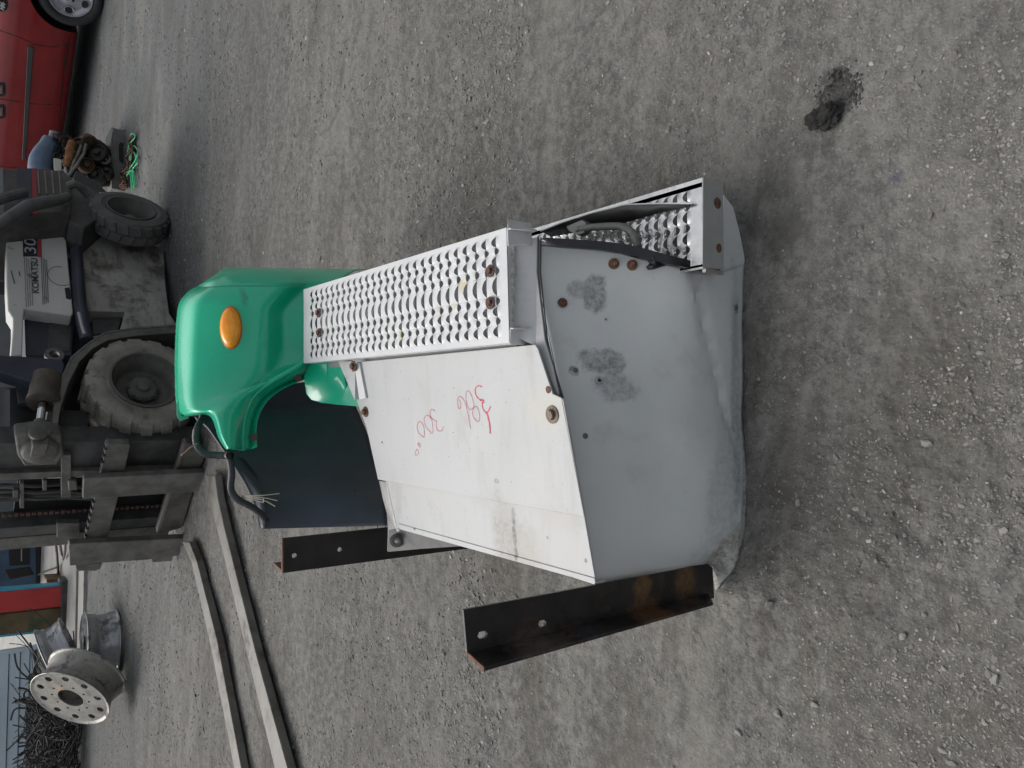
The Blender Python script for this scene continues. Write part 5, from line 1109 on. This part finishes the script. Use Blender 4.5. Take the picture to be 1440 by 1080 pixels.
mb = MB().prism([yq(96.5, 818, -.03), yq(98.5, 818, -.03), yq(98.5, 884, -.03), yq(96.5, 884, -.03)], Vector((0, .02, 0))); obj('base_lip', mb, es, bs)
mb = MB().prism([yq(66, 815.5, .3), yq(92, 813.5, .3), yq(92, 818, .3), yq(66, 820, .3)], Vector((0, .3, 0))); tag(obj('wood_offcut', mb, mat('offcut_brown', (.14, .085, .04), .8, var=.3, scale=10), None), 'short brown wooden offcut on the floor right of the red beam', 'timber')
# blue cabinet behind the mast
cbx = thing('blue_cabinet', 'dark blue cabinet with a black recess standing on the pale floor', 'cabinet', tuple(PZ(56, 800, .04))); yc = PZ(57, 800, .035).y
def cq3(x, y, o_=0): return PY(x, y, yc + o_)
cbm = mat('cabinet_blue', (.035, .075, .125), .4, var=.25, scale=4, bump=.05, streak=((3, 3, 1.5), (.06, .10, .14), .5, .5))
mb = MB().prism([cq3(-60, 748), cq3(56, 745), cq3(56, 826), cq3(0, 838), cq3(-60, 846)], Vector((0, .6, 0))); obj('cabinet_body', mb, cbm, cbx, bevel=.015)
mb = MB().prism([cq3(12, 768, -.01), cq3(42, 766, -.01), cq3(42, 794, -.01), cq3(14, 796, -.01)], Vector((0, .03, 0))); pn = obj('recess', mb, gap, cbx)
mb = MB().prism([cq3(7, 802, -.01), cq3(42, 797, -.01), cq3(48, 808, -.01), cq3(14, 815, -.01)], Vector((0, .03, 0))); obj('drawer_recess', mb, gap, cbx, bevel=.01)
mb = MB().prism([cq3(29.5, 772, -.02), cq3(31, 772, -.02), cq3(31, 789, -.02), cq3(29.5, 789, -.02)], Vector((0, .012, 0))); obj('handle', mb, mat('pale_handle', (.3, .31, .31), .4), pn)
mb = MB().prism([cq3(50, 745, -.015), cq3(57, 745, -.015), cq3(57, 826, -.015), cq3(51, 827, -.015)], Vector((0, .03, 0))); obj('cabinet_foot', mb, gap, cbx)
mb = MB().tube([PZ(54, 808, .08), PZ(68, 802, .08), PZ(80, 798, .08)], .012, 6); tag(obj('black_bar', mb, f_black, None), 'thin black bar running from the blue cabinet across the pale floor', 'bar')
hk = MB(); hk.tube([PZ(78, 762, .30), PZ(80, 778, .12), PZ(82, 806, .05)], .014, 6); hk.tube([PZ(84, 764, .3), PZ(87, 780, .1), PZ(89, 786, .06), PZ(91, 780, .1), PZ(92, 764, .3)], .013, 6)
tag(obj('wire_stand', hk, mat('wire_brown', (.07, .06, .05), .7), None), 'bent brown wire stand beside the upper fork end', 'stand')
# scrap heap of hoses and branches
heap = MB(); hm = mat('heap_dark', (.022, .021, .021), .7, var=.5, scale=12, bump=.3, dirt=((.10, .09, .085), .60, .75, 14, .7))
def hz(x, y, z): return PZ(x, y, z)
for k in range(420):
    y0 = random.uniform(965, 1100); x0 = random.uniform(62, 112 - max(0, 1000 - y0) * .2); zz = random.uniform(0, .30 * (1 - (x0 - 60) / 60))
    P = [PZ(x0, y0, zz + .05)]; d_ = Vector((random.uniform(-.35, .25), random.uniform(-.15, .25), random.uniform(-.05, .22)))
    for j in range(4): P.append(P[-1] + d_ * random.uniform(.3, .9) + Vector((random.uniform(-.12, .12), random.uniform(-.1, .1), random.uniform(-.12, .12)))); P[-1].z = max(P[-1].z, .04)
    if max(p.z for p in P) > .62 or min(p.x for p in P) < -9: continue
    heap.tube([curve(P, i / 14) for i in range(15)], 0, 5, rad=[random.uniform(.003, .011)] * 15)
o = tag(obj('scrap_heap', heap, hm, None, smooth=60), 'dark tangled heap of hoses and branches against the pale blue wall', 'scrap'); o['kind'] = 'stuff'
hm2 = MB().prism([PZ(70, 966, .05), PZ(101, 1000, .05), PZ(108, 1100, .05), PZ(50, 1100, .05), PZ(50, 990, .05)], Vector((0, 0, .12))); o = tag(obj('scrap_mound', hm2, f_black, None, bevel=.05), 'black sheet lying beneath the tangled hoses', 'sheet')
for pts, r_ in (((( 31, 984), (38, 982), (50, 988), (60, 1000), (80, 1004), (92, 1020)), .022), (((36, 990), (34, 975), (44, 970), (46, 982), (40, 984)), .012), (((38, 1062), (40, 1048), (47, 1040), (55, 1042)), .013), (((39, 1028), (46, 1032), (55, 1038)), .011)):
    P = [wq(x, y, .25) for x, y in pts]; mb = MB().tube([curve(P, i / 24) for i in range(25)], r_, 8); tag(obj('black_hose', mb, mat('hose_black', (.016, .018, .020), .5, var=.2), None, smooth=60), {(31, 984): 'thick black hose arching over the top of the scrap heap', (36, 990): 'small black hose loop at the top of the scrap heap', (38, 1062): 'black curled strap hanging out of the heap against the wall', (39, 1028): 'short black hose end pointing up against the wall'}[pts[0]], 'hose')
mb = MB().tube([PP(64, 1022, wp0 + wn * .5, wn), PP(52, 1084, wp0 + wn * .5, wn)], .009, 8); tag(obj('white_rod', mb, mat('white_rod', (.6, .6, .58), .5), None), 'thin white rod leaning in the scrap heap', 'rod')
